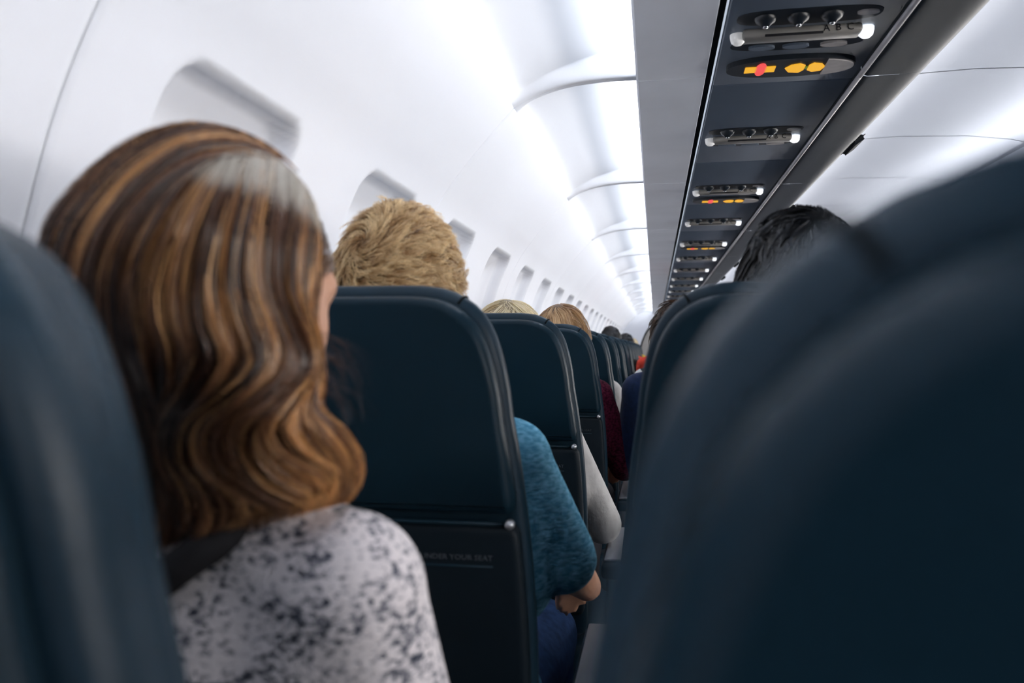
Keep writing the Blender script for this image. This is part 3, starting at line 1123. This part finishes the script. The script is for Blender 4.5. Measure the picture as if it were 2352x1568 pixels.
def hand_parts(wrist, direction, side, curl=0.5):
    """Palm, four unequal bent fingers and a thumb from the side of the palm."""
    w = Vector(wrist)
    d = Vector(direction).normalized()
    up = Vector((0, 0, 1))
    x = d.cross(up).normalized() * side          # towards the thumb
    dn = d.cross(x).normalized()
    if dn.z > 0:
        dn = -dn
    p = [('l', w, 0.022, w + d * 0.03, 0.022)]
    for i, (off_, L) in enumerate(((0.027, 0.068), (0.009, 0.078), (-0.009, 0.073), (-0.026, 0.056))):
        k = w + d * 0.085 + x * off_
        p.append(('l', w + d * 0.02 + x * off_ * 0.6, 0.015, k, 0.0105))
        dd = (d * math.cos(curl) + dn * math.sin(curl)).normalized()
        k2 = k + dd * L * 0.45
        d2 = (d * math.cos(curl * 2.0) + dn * math.sin(curl * 2.0)).normalized()
        k3 = k2 + d2 * L * 0.32
        d3 = (d * math.cos(curl * 2.8) + dn * math.sin(curl * 2.8)).normalized()
        p += [('l', k, 0.0095, k2, 0.0088), ('l', k2, 0.0088, k3, 0.008), ('l', k3, 0.008, k3 + d3 * L * 0.23, 0.007)]
    t0 = w + d * 0.025 + x * 0.022
    t1 = t0 + (d * 0.7 + x * 0.75).normalized() * 0.035
    t2 = t1 + (d * 0.95 + x * 0.2 + dn * 0.2).normalized() * 0.028
    p += [('l', t0, 0.014, t1, 0.011), ('l', t1, 0.0105, t2, 0.0085)]
    return p


def add_face(parent, rot, off, sc=1.0, brow=M['iris']):
    """Eyes and lips as parts of the person."""
    off = Vector(off)
    ev_, ef_ = lathe([(0.0, 0.0115), (0.004, 0.0108), (0.008, 0.0083), (0.011, 0.003), (0.0115, 0), (0.011, -0.003), (0.0, -0.0115)], 14)
    iv, if_ = lathe([(0.0, 0.0122), (0.0045, 0.0113)], 12)
    for sx in (-1, 1):
        c = rot @ Vector((sx * 0.030, 0.0655, 0.004)) * sc + off
        q = rot @ Matrix.Rotation(math.radians(-90), 3, 'X')
        e_ = put('eye', [q @ Vector(v) * sc + c for v in ev_], ef_, M['eye'], parent)
        put('iris', [q @ Vector(v) * sc + c for v in iv], if_, M['iris'], e_)
    lv, lf = tube([rot @ Vector(v) * sc + off for v in ((-0.022, 0.078, -0.057), (-0.01, 0.088, -0.0545), (0, 0.0895, -0.056), (0.01, 0.088, -0.0545), (0.022, 0.078, -0.057))], [0.002, 0.005, 0.006, 0.005, 0.002])
    put('lips', lv, lf, M['lip'], parent)


def rot_head(yaw=0, pitch=0, roll=0):
    """yaw > 0 turns towards -x (their left), pitch > 0 looks down, roll > 0 tips towards +x."""
    return (Matrix.Rotation(math.radians(yaw), 3, 'Z') @ Matrix.Rotation(math.radians(-pitch), 3, 'X') @ Matrix.Rotation(math.radians(roll), 3, 'Y'))


def seated_person(label, seat_x, seat_y, hair_me, skin, shirt, trousers, head=(0, 0.20, 1.14), hrot=(0, 0, 0), sh_z=0.955, sh_w=0.165,
                  elbow_r=(0.235, 0.30, 0.70), wrist_r=(0.13, 0.52, 0.66), elbow_l=(-0.185, 0.30, 0.70), wrist_l=(-0.10, 0.52, 0.64),
                  sleeve=1.0, lean=0.0, hscale=1.0, voxel=0.0085, face=True, group=None, arm_r=0.047):
    """Built in its own frame: origin on the floor under the seat back, y towards the nose."""
    r = empty('person', (seat_x, seat_y, 0))
    tag(r, label, 'person', group)
    R3 = rot_head(*hrot)
    hd = Vector(head)
    neck = Vector((lean * 0.8, 0.215, sh_z + 0.055))
    pel = Vector((0, 0.33, 0.56))
    chest = Vector((lean * 0.5, 0.255, 0.83))
    body = xform_parts(head_parts(), R3, hd, hscale)
    nk_top = hd + R3 @ Vector((0, -0.018, -0.07)) * hscale
    body += [('l', neck - Vector((0, 0, 0.04)), 0.056, nk_top, 0.050)]
    core = []
    SH = {}
    elbow_of_gap = 1 if seat_x < GAP else -1
    for sx, el, wr in ((1, elbow_r, wrist_r), (-1, elbow_l, wrist_l)):
        sh = Vector((lean + sx * (sh_w if elbow_of_gap == sx else min(sh_w, 0.150)), 0.235, sh_z))
        SH[sx] = sh
        core += [('l', neck, 0.050, sh, 0.050), ('l', sh, 0.052, Vector((sx * 0.10 + lean * 0.5, 0.26, 0.80)), 0.10)]
    core += [('e', Vector((lean * 0.7, 0.255, sh_z - 0.075)), (sh_w - 0.005, 0.078, 0.105)), ('e', chest, (0.150, 0.100, 0.17)), ('l', chest, 0.105, pel, 0.120),
             ('l', pel + Vector((-0.07, 0, 0)), 0.10, pel + Vector((0.07, 0, 0)), 0.10)]
    body += core
    for sx, el, wr in ((1, elbow_r, wrist_r), (-1, elbow_l, wrist_l)):
        body += [('l', SH[sx], arm_r - 0.002, el, 0.036), ('l', el, 0.037, wr, 0.025)]
        body += hand_parts(wr, Vector((-sx * 0.35, 1, -0.25)), -sx, 0.45)
    legs = []
    for sx in (-1, 1):
        lx = 0.12 if sx > 0 or seat_x > GAP else 0.055
        hip, knee, ank = Vector((sx * 0.09, 0.36, 0.545)), Vector((sx * lx, 0.70, 0.545)), Vector((sx * lx, 0.66, 0.10))
        legs += [('l', hip, 0.082, knee, 0.060), ('l', knee, 0.057, ank, 0.038)]
        legs_foot = [('l', ank - Vector((0, 0.01, 0.045)), 0.036, ank + Vector((sx * 0.01, 0.06, -0.068)), 0.030)]
        body += legs_foot
    body += legs
    link('body', blob_mesh('body', body, voxel, 5, skin), r)
    # clothing a little outside the body
    cl = [(p[0], p[1], p[2] + 0.008, p[3], p[4] + 0.008) if p[0] == 'l' else ('e', p[1], tuple(x + 0.008 for x in p[2])) for p in core]
    for sx, el, wr in ((1, elbow_r, wrist_r), (-1, elbow_l, wrist_l)):
        el, wr = Vector(el), Vector(wr)
        cl += [('l', SH[sx], arm_r + 0.010, SH[sx].lerp(el, min(sleeve, 1.0)), 0.047 if sleeve >= 1 else 0.052)]
        if sleeve >= 1:
            cl += [('l', el, 0.047, el.lerp(wr, min(0.93, sleeve - 0.08) if sleeve > 1.2 else 0.90), 0.034)]
    link('shirt', blob_mesh('shirt', cl, voxel, 4, shirt), r)
    tr = [(p[0], p[1], p[2] + 0.009, p[3], p[4] + 0.012) for p in legs] + [('l', pel + Vector((-0.07, 0, -0.01)), 0.112, pel + Vector((0.07, 0, -0.01)), 0.112)]
    link('trousers', blob_mesh('trousers', tr, voxel * 1.2, 4, trousers), r)
    # shoes
    for sx in (-1, 1):
        ank = Vector((sx * (0.12 if sx > 0 or seat_x > GAP else 0.055), 0.66, 0.10))
        link('shoe', blob_mesh('shoe', [('l', ank + Vector((0, -0.02, -0.055)), 0.044, ank + Vector((sx * 0.015, 0.10, -0.066)), 0.034)], 0.008, 3, M['black']), r)
    h = link('hair', hair_me, r)
    h.matrix_local = Matrix.Translation(hd) @ R3.to_4x4() @ Matrix.Scale(hscale, 4)
    if face:
        add_face(r, R3, hd, hscale)
    return r


# --- the tousled blond man right ahead
blond = hair_cap(19000, 0.032, (0.38, 0.20, 0.07), (1.0, 0.78, 0.45), (-0.22, -0.86, 0.42), 1.0, 0.30, 1300, 0.12, 3, 9, -0.62, 0.0008, front=0.35, tuft=0.45)
seated_person('man with short tousled golden-blond hair wearing a light denim shirt', XL, row_y(1), blond, M['skin'], M['denim'], M['jeans'],
              head=(-0.020, 0.235, 1.178), hrot=(-6, 2, 2), sh_z=0.945, sh_w=0.140, elbow_r=(0.208, 0.30, 0.79), wrist_r=(0.225, 0.50, 0.70), sleeve=0.95, hscale=1.02)
# --- pale blonde behind the next seat
pale = hair_cap(6000, 0.085, (0.78, 0.62, 0.38), (1.0, 0.93, 0.70), (0.0, -0.25, 0.97), 0.2, 0.10, 160, 0.05, 5, 10, -0.6, 0.0013, front=0.4, fall=0.8)
seated_person('person with pale blonde hair in a white long-sleeved shirt', XL, row_y(2), pale, M['skin'], M['white_shirt'], M['slacks'],
              head=(0.002, 0.235, 1.090), hrot=(8, 4, 0), sh_z=0.905, sh_w=0.112, elbow_r=(0.215, 0.29, 0.690), wrist_r=(0.20, 0.48, 0.66), sleeve=1.5)
# --- light-brown bob
bob = hair_cap(6500, 0.115, (0.30, 0.15, 0.055), (0.92, 0.66, 0.38), (-0.10, -0.45, 0.9), 0.25, 0.10, 150, 0.05, 8, 11, -0.55, 0.0013, front=0.4, fall=0.9)
seated_person('person with a rounded light-brown bob in a maroon knit sweater', XL, row_y(3), bob, M['skin'], M['maroon'], M['slacks'],
              head=(0.035, 0.235, 1.120), hrot=(-10, 4, 4), sh_z=0.945, sh_w=0.142, lean=0.008, elbow_r=(0.238, 0.30, 0.715), wrist_r=(0.235, 0.46, 0.70), sleeve=1.5)
dark = hair_cap(3000, 0.05, (0.006, 0.008, 0.011), (0.03, 0.035, 0.045), (0.1, -0.6, 0.8), 0.4, 0.10, 200, 0.1, 11, 8, -0.55, 0.0018)
brown = hair_cap(5500, 0.045, (0.012, 0.006, 0.004), (0.11, 0.05, 0.022), (0.1, -0.5, 0.85), 0.9, 0.28, 260, 0.5, 12, 10, -0.6, 0.0013)
seated_person('person in a white sleeve reaching into the seat gap beyond the maroon sweater', XL, row_y(4), pale, M['skin'], M['white_shirt'], M['slacks'],
              head=(-0.02, 0.23, 1.03), hrot=(10, 10, 0), sh_z=0.915, sh_w=0.150, elbow_r=(0.240, 0.30, 0.72), wrist_r=(0.255, 0.46, 0.71), sleeve=1.5, voxel=0.012, face=False)
# --- middle column
seated_person('person with curly dark-brown hair and a navy top, beyond the near middle seat', XR, row_y(3), brown, M['skin2'], M['navy'], M['slacks'],
              head=(-0.076, 0.235, 1.124), hrot=(0, 4, -6), sh_z=0.965, sh_w=0.180, lean=-0.02, elbow_l=(-0.235, 0.30, 0.72), wrist_l=(-0.16, 0.50, 0.68), sleeve=1.5, voxel=0.012, face=False)
seated_person('person with short dark hair rising behind the huge blurred seat', XR, row_y(1), dark, M['skin2'], M['black'], M['slacks'],
              head=(0.038, 0.235, 1.160), hrot=(0, 0, 0), sh_z=0.93, sh_w=0.130, sleeve=1.5, voxel=0.012, face=False, hscale=1.0,
              elbow_l=(-0.115, 0.34, 0.70), wrist_l=(-0.08, 0.52, 0.66))
seated_person('person in a black and white chevron sleeve in the seat gap', XR, row_y(5), dark, M['skin'], M['chevron'], M['slacks'],
              head=(0.02, 0.23, 1.03), sh_z=0.945, sh_w=0.185, lean=-0.02, elbow_l=(-0.245, 0.31, 0.74), wrist_l=(-0.18, 0.50, 0.70), sleeve=1.5, voxel=0.013, face=False)
seated_person('person in a bright red top, tiny in the far seat gap', XR, row_y(7), dark, M['skin'], M['red_shirt'], M['slacks'],
              head=(0.02, 0.23, 1.03), sh_z=0.985, sh_w=0.20, lean=-0.02, elbow_l=(-0.25, 0.31, 0.78), wrist_l=(-0.18, 0.50, 0.70), sleeve=1.5, voxel=0.014, face=False)
# --- far heads along the window column
for k, hm, sk, sh_, lab, hz_ in ((8, dark, 'skin2', 'black', 'far passenger with black hair, larger of the two black heads by the wall', 1.150),
                                 (11, dark, 'skin2', 'red_shirt', 'far passenger with black hair and a red top, smaller of two black heads', 1.135),
                                 (14, pale, 'skin', 'yellow_shirt', 'distant pale blonde passenger in a yellow top near the end of the column', 1.110)):
    seated_person(lab, XL, row_y(k), hm, M[sk], M[sh_], M['slacks'], head=(0.0 if k == 8 else 0.04, 0.215, hz_), sleeve=1.5, voxel=0.015, face=False, sh_z=0.96, sh_w=0.18)

# ------------------------------------------------------------------ the woman in the window seat, seen from behind
WZ = 0.60                     # distance of the middle of her head
wom = empty('person', tuple(ray_pt(560, 1500, 0.62) * np.array([1, 1, 0])))
tag(wom, 'woman with long wavy golden-brown hair and a marled grey knit sweater', 'person')
W0 = np.array(wom.location)
FW = Vector((_F.x, _F.y, 0)).normalized()


def wl(px, py, z):
    return Vector(ray_pt(px, py, z) - W0)


# head: the face is turned to her right, away from the camera and a little down
up = (Vector((0, 0, 1)) + _R * -0.28 + FW * 0.10).normalized()
fdir = (FW * 0.88 + _R * 0.38 + Vector((0, 0, -0.25))).normalized()
fdir = (fdir - up * fdir.dot(up)).normalized()
side = fdir.cross(up).normalized()
HR = Matrix((side, fdir, up)).transposed()
hc = wl(530, 618, WZ + 0.052)
HS = 0.93
body = xform_parts(head_parts(), HR, hc, HS)
nb = wl(470, 1130, WZ + 0.045)
body += [('l', hc + HR @ Vector((0, -0.02, -0.06)), 0.050, nb, 0.052)]
sh_r, sh_l = wl(785, 1365, 0.590), wl(235, 1390, 0.66)
el_r, el_l = wl(905, 1760, 0.61), wl(250, 1800, 0.72)
wr_r, wr_l = wl(800, 1980, 0.76), wl(560, 1990, 0.80)
chest = wl(520, 1650, 0.64)
pel = wl(500, 2220, 0.60)
pel.z = 0.56
core = [('l', nb + Vector((0, 0, -0.02)), 0.055, sh_r, 0.046), ('l', nb + Vector((0, 0, -0.02)), 0.055, sh_l, 0.048),
        ('l', sh_r, 0.052, chest + _R * 0.055, 0.095), ('l', sh_l, 0.052, chest - _R * 0.055, 0.095),
        ('e', chest, (0.135, 0.095, 0.15)), ('e', wl(470, 1490, 0.635), (0.150, 0.078, 0.135)), ('e', wl(330, 1560, 0.65), (0.11, 0.085, 0.14)), ('l', chest, 0.10, pel, 0.115)]
arms = [('l', sh_r, 0.046, el_r, 0.038), ('l', el_r, 0.037, wr_r, 0.026), ('l', sh_l, 0.046, el_l, 0.038), ('l', el_l, 0.037, wr_l, 0.026)]
hands = hand_parts(wr_r, FW - _R * 0.5, -1) + hand_parts(wr_l, FW + _R * 0.4, 1)
legs = []
for sx in (-1, 1):
    hip = pel + Vector((sx * 0.075 + 0.01, 0.03, 0))
    kn = hip + Vector((0.01, 0.24, 0.02))
    kn.z = 0.52
    hip.z = 0.53
    an = Vector((kn.x, kn.y - 0.02, 0.10))
    legs += [('l', hip, 0.080, kn, 0.058), ('l', kn, 0.055, an, 0.036)]
feet = [('l', Vector((l[3].x, l[3].y - 0.01, 0.055)), 0.034, Vector((l[3].x, l[3].y + 0.08, 0.035)), 0.028) for l in legs[1::2]]
body += core + arms + hands + legs + feet
link('body', blob_mesh('body', body, 0.007, 4, M['skin']), wom)
add_face(wom, HR, hc, HS)
G = 0.010
cl = [(p[0], p[1], p[2] + G, p[3], p[4] + G) if p[0] == 'l' else ('e', p[1], tuple(x + G for x in p[2])) for p in core]
cl += [('l', sh_r, 0.060, el_r, 0.054), ('l', el_r, 0.053, el_r.lerp(wr_r, 0.92), 0.038), ('l', sh_l, 0.060, el_l, 0.054), ('l', el_l, 0.053, el_l.lerp(wr_l, 0.92), 0.038)]
link('sweater', blob_mesh('sweater', cl, 0.006, 5, M['sweater']), wom)
# dark ring along the neckline of the sweater
nbp = [wl(*q) for q in ((565, 1190, 0.585), (500, 1240, 0.560), (430, 1287, 0.549), (372, 1330, 0.548), (325, 1345, 0.575), (330, 1290, 0.605), (372, 1205, 0.650), (450, 1172, 0.668), (530, 1165, 0.635))]
v_, f_ = tube(np.vstack([catmull(nbp, 48, True), catmull(nbp, 48, True)[:1]]), 0.0125, 10, False)
put('neck_ring', v_, f_, M['black'], wom)
tr = [(p[0], p[1], p[2] + 0.009, p[3], p[4] + 0.012) for p in legs] + [('l', pel - _R * 0.06, 0.118, pel + _R * 0.06, 0.118)]
link('trousers', blob_mesh('trousers', tr, 0.009, 4, M['slacks']), wom)
for l in legs[1::2]:
    a = l[3]
    link('shoe', blob_mesh('shoe', [('l', Vector((a.x, a.y - 0.02, 0.046)), 0.043, Vector((a.x, a.y + 0.10, 0.036)), 0.034)], 0.008, 3, M['black']), wom)

# hair: guide locks from the parting, over the back of the head, down into loose curls
GUIDES = [
    [(688, 392), (625, 332), (545, 293), (430, 281), (300, 322), (185, 415), (108, 515), (95, 610), (135, 740), (200, 870), (240, 990), (270, 1100), (300, 1200), (330, 1300)],
    [(660, 365), (570, 318), (450, 318), (330, 390), (240, 500), (195, 620), (205, 750), (260, 880), (300, 1000), (325, 1110), (335, 1210), (335, 1310)],
    [(505, 352), (445, 392), (375, 470), (318, 580), (295, 700), (315, 820), (355, 930), (375, 1040), (380, 1150), (360, 1250), (345, 1310)],
    [(545, 346), (508, 420), (466, 520), (436, 640), (440, 740), (470, 820), (430, 900), (370, 970), (360, 1050), (400, 1130), (390, 1210), (355, 1310)],
    [(590, 346), (575, 430), (548, 540), (536, 650), (560, 750), (580, 830), (510, 910), (430, 970), (420, 1060), (480, 1130), (490, 1190), (420, 1265)],
    [(630, 362), (626, 450), (610, 560), (606, 660), (645, 760), (655, 840), (570, 920), (490, 980), (490, 1060), (560, 1130), (640, 1170), (560, 1215)],
    [(670, 394), (674, 480), (660, 580), (662, 670), (705, 770), (720, 850), (650, 920), (570, 980), (560, 1050), (620, 1120), (720, 1160), (640, 1190)],
    [(700, 428), (713, 510), (706, 610), (702, 700), (735, 790), (735, 860), (690, 920), (650, 980), (680, 1040), (770, 1080), (790, 1130), (720, 1165)],
    [(722, 472), (736, 545), (736, 640), (722, 740), (734, 830), (732, 895), (722, 935), (770, 985), (815, 1040), (818, 1100), (785, 1150), (720, 1165)],
]
NSEG = 34
GU = np.stack([catmull(g, NSEG) for g in GUIDES])               # (g, s, 2)
_lo = catmull([(432, 280.5), (360, 294), (290, 328), (230, 370), (180, 418), (133, 473), (103, 525), (90, 585), (94, 650), (135, 755), (203, 880), (240, 1000), (268, 1100), (300, 1200), (335, 1340)], 120)
_ro = catmull([(438, 280.5), (515, 289), (578, 312), (632, 345), (678, 390), (707, 432), (729, 477), (739, 525), (738, 600), (733, 700), (732, 770), (742, 870), (758, 935), (800, 995), (822, 1060), (820, 1110), (770, 1165), (640, 1215), (430, 1340)], 160)
lh = np.linspace(281, 1338, 240)
lt = np.interp(lh, _lo[:, 1], _lo[:, 0])
rt = np.interp(lh, _ro[:, 1], _ro[:, 0])


def hair_depth(px, py, layer):
    """Distance of the hair surface: a rounded volume between the left and right outline at each height."""
    L_, R_ = np.interp(py, lh, lt) - 6, np.interp(py, lh, rt) + 6
    mid, half = (L_ + R_) / 2, np.maximum((R_ - L_) / 2, 8)
    x = np.clip((px - mid) / half, -1, 1)
    D = np.where(py < 560, 0.112 * np.sqrt(np.clip(1 - ((py - 560) / 284.0) ** 2, 0, 1)), np.interp(py, [560, 760, 900, 1050, 1200, 1320], [0.112, 0.108, 0.098, 0.085, 0.070, 0.05]))
    return WZ - (D + layer) * np.sqrt(np.clip(1 - x * x, 0, 1)) + np.interp(py, [900, 1200], [0, 0.02])


r = np.random.default_rng(21)
NC, PER = 760, 30
ng = len(GUIDES)
ca = np.sort(r.uniform(-0.05, ng - 0.95, NC))
cw = r.normal(0, 1, (NC, 4))
clay = r.uniform(-0.026, 0.008, NC)
cend = r.uniform(0.72, 1.0, NC)
cst = np.where(r.uniform(0, 1, NC) < 0.72, 0.0, r.uniform(0.05, 0.35, NC))
ct = r.uniform(0, 1, NC)
n = NC * PER
k = np.repeat(np.arange(NC), PER)
fan = r.normal(0, 1, (n, 2))
SS = 27
u = cst[k][:, None] + (np.clip(cend[k] + r.normal(0, 0.03, n), 0.4, 1)[:, None] - cst[k][:, None]) * np.linspace(0, 1, SS)[None]
spread = 0.075 * (1 - 0.45 * u)                                 # clumps close towards their tips
a = np.clip(ca[k][:, None] + fan[:, :1] * spread, 0, ng - 1.0001)
i0 = np.floor(a).astype(int)
fa = a - i0
us = np.clip(u, 0, 1) * (NSEG - 1)
j0 = np.minimum(np.floor(us).astype(int), NSEG - 2)
fu = us - j0


def gsample(i, j):
    return GU[i, j]


g0 = gsample(i0, j0) * (1 - fu)[..., None] + gsample(i0, j0 + 1) * fu[..., None]
i1 = np.minimum(i0 + 1, ng - 1)
g1 = gsample(i1, j0) * (1 - fu)[..., None] + gsample(i1, j0 + 1) * fu[..., None]
XY = g0 * (1 - fa)[..., None] + g1 * fa[..., None]
# every clump wanders on its own; loose waves grow towards the tips
amp = 4 + 38 * np.clip(u - 0.25, 0, 1) * (0.5 + 0.8 * ca[k][:, None] / 8)
ph = u * (11 + 3.5 * cw[k, 0][:, None]) + cw[k, 1][:, None] * 3 + 0.35 * fan[:, 1:]
XY[..., 0] += amp * 0.62 * np.sin(ph) * (0.5 + 0.5 * np.abs(cw[k, 2][:, None]))
XY[..., 1] += amp * 0.30 * np.cos(ph * 0.9)
XY += r.normal(0, 1.8, (n, 1, 2)) * (0.5 + u[..., None] * 2.2)
lay = clay[k][:, None] * np.clip(u * 6, 0.15, 1) + r.normal(0, 0.0022, (n, 1)) + 0.010 * np.cos(ph + 0.8) * np.clip(u - 0.25, 0, 1)
# keep the strands inside the outline of the head
Lm, Rm = np.interp(XY[..., 1], lh, lt) - 4, np.interp(XY[..., 1], lh, rt) + 4
XY[..., 0] = np.clip(XY[..., 0], Lm, Rm + np.abs(r.normal(0, 5, (n, 1))) * (u > 0.3))
XY[..., 1] = np.maximum(XY[..., 1], 279)
Z = hair_depth(XY[..., 0], XY[..., 1], lay)
P = ray_pt(XY[..., 0], XY[..., 1], Z) - W0
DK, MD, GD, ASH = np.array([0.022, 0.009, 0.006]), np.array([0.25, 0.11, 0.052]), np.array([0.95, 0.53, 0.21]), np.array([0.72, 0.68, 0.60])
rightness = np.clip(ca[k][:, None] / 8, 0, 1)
tone = np.clip(0.33 + 1.0 * (ct[k][:, None] - 0.5) + 0.20 * fan[:, 1:] + 0.80 * rightness * np.clip(u - 0.12, 0, 1) - 0.80 * (1 - rightness) * smooth01(0.35, 0.6, u), 0, 1)  # painted shade at lower left, painted light at right, over random strand tone
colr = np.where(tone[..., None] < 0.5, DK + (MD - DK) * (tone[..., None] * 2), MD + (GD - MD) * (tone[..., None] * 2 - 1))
# paler strand starts along the parting
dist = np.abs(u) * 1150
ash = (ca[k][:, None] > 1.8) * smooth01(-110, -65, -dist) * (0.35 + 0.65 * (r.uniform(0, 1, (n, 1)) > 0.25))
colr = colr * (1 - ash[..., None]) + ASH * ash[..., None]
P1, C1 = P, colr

# the far half of the head and the locks that fall in front of it
m = 2600
aa = r.uniform(0, 1, m)
tt = np.linspace(0, 1, SS)[None]
yy = 300 + tt * (620 + 200 * r.uniform(0, 1, (m, 1)))
Lb, Rb = np.interp(yy, lh, lt), np.interp(yy, lh, rt)
xx = Lb + (Rb - Lb) * (0.03 + 0.72 * aa[:, None] ** 1.3)
Db = np.where(yy < 560, 0.100 * np.sqrt(np.clip(1 - ((yy - 560) / 284.0) ** 2, 0, 1)), np.interp(yy, [560, 800, 1100], [0.10, 0.095, 0.05]))
xb = (xx - (Lb + Rb) / 2) / np.maximum((Rb - Lb) / 2, 8)
Zb = WZ + Db * np.sqrt(np.clip(1 - xb ** 2, 0, 1)) * (0.92 + 0.1 * r.uniform(0, 1, (m, 1)))
P2 = ray_pt(xx, yy, Zb) - W0
tone2 = np.clip(0.3 + 0.3 * r.normal(0, 1, (m, 1)) + 0.3 * tt, 0, 1)[..., None]
C2 = DK + (MD - DK) * tone2 * 1.5
# fly-away hairs beside the cheek and over the crown
q = 46
st = np.stack([r.uniform(725, 750, q), r.uniform(760, 900, q)], 1)
ang = r.uniform(0.1, 1.2, q)
ln = r.uniform(50, 125, q)
tt = np.linspace(0, 1, SS)[None]
fx = st[:, :1] + ln[:, None] * np.sin(tt * 1.5) * np.cos(ang[:, None] * 0.6)
fy = st[:, 1:] + ln[:, None] * (tt ** 1.6) * (0.5 + ang[:, None])
P3 = ray_pt(fx, fy, np.full_like(fx, WZ - 0.02) + r.normal(0, 0.02, (q, 1))) - W0
C3 = np.broadcast_to(np.array([0.10, 0.05, 0.03]), (q, SS, 3))
q4 = 26
t0 = r.uniform(0.12, 0.40, q4)
gx = np.interp(t0[:, None] + tt * 0.22, np.linspace(0, 1, NSEG), GU[0][:, 0]) - tt * r.uniform(2, 12, (q4, 1)) - 4
gy = np.interp(t0[:, None] + tt * 0.22, np.linspace(0, 1, NSEG), GU[0][:, 1]) - np.sin(tt * 3.1) * r.uniform(2, 10, (q4, 1))
P4 = ray_pt(gx, gy, np.full_like(gx, WZ)) - W0
C4 = np.broadcast_to(np.array([0.30, 0.15, 0.06]), (q4, SS, 3))
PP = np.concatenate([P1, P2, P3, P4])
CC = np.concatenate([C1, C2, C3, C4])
wd = np.concatenate([np.full(n, 0.0008), np.full(m, 0.0022), np.full(q, 0.00028), np.full(q4, 0.00035)])
# solid under-layer so that no scalp shows between the strands
cvv, cff = [], []
pys = np.concatenate([np.linspace(292, 560, 14), np.linspace(590, 1290, 20)])
nx = 28
for py in pys:
    L_, R_ = np.interp(py, lh, lt) + 10, np.interp(py, lh, rt) - 14
    if py > 640:
        R_ -= np.interp(py, [640, 900, 1050, 1290], [0, 30, 60, 20])
    for i in range(nx):
        th = math.pi * i / (nx - 1)
        px = (L_ + R_) / 2 - (R_ - L_) / 2 * math.cos(th)
        z = float(hair_depth(np.array(px), np.array(py), -0.020))
        cvv.append(ray_pt(px, py, z) - W0)
cff = grid_faces(len(pys), nx)
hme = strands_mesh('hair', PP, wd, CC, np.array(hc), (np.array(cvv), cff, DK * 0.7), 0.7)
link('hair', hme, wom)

# hair over the crown, the temples and around the face (seen from the side and from the front)
front = hair_cap(7000, 0.13, (0.05, 0.022, 0.012), (0.42, 0.21, 0.085), (-0.12, 0.85, 0.55), 0.1, 0.03, 220, 0.05, 31, 12, -0.45, 0.0012, front=0.62, fall=0.9, comb=(0, -0.9, 0))
front.name = 'front_hair'
fh = link('front_hair', front, wom)
fh.matrix_local = Matrix.Translation(hc) @ HR.to_4x4() @ Matrix.Scale(HS * 0.94, 4)
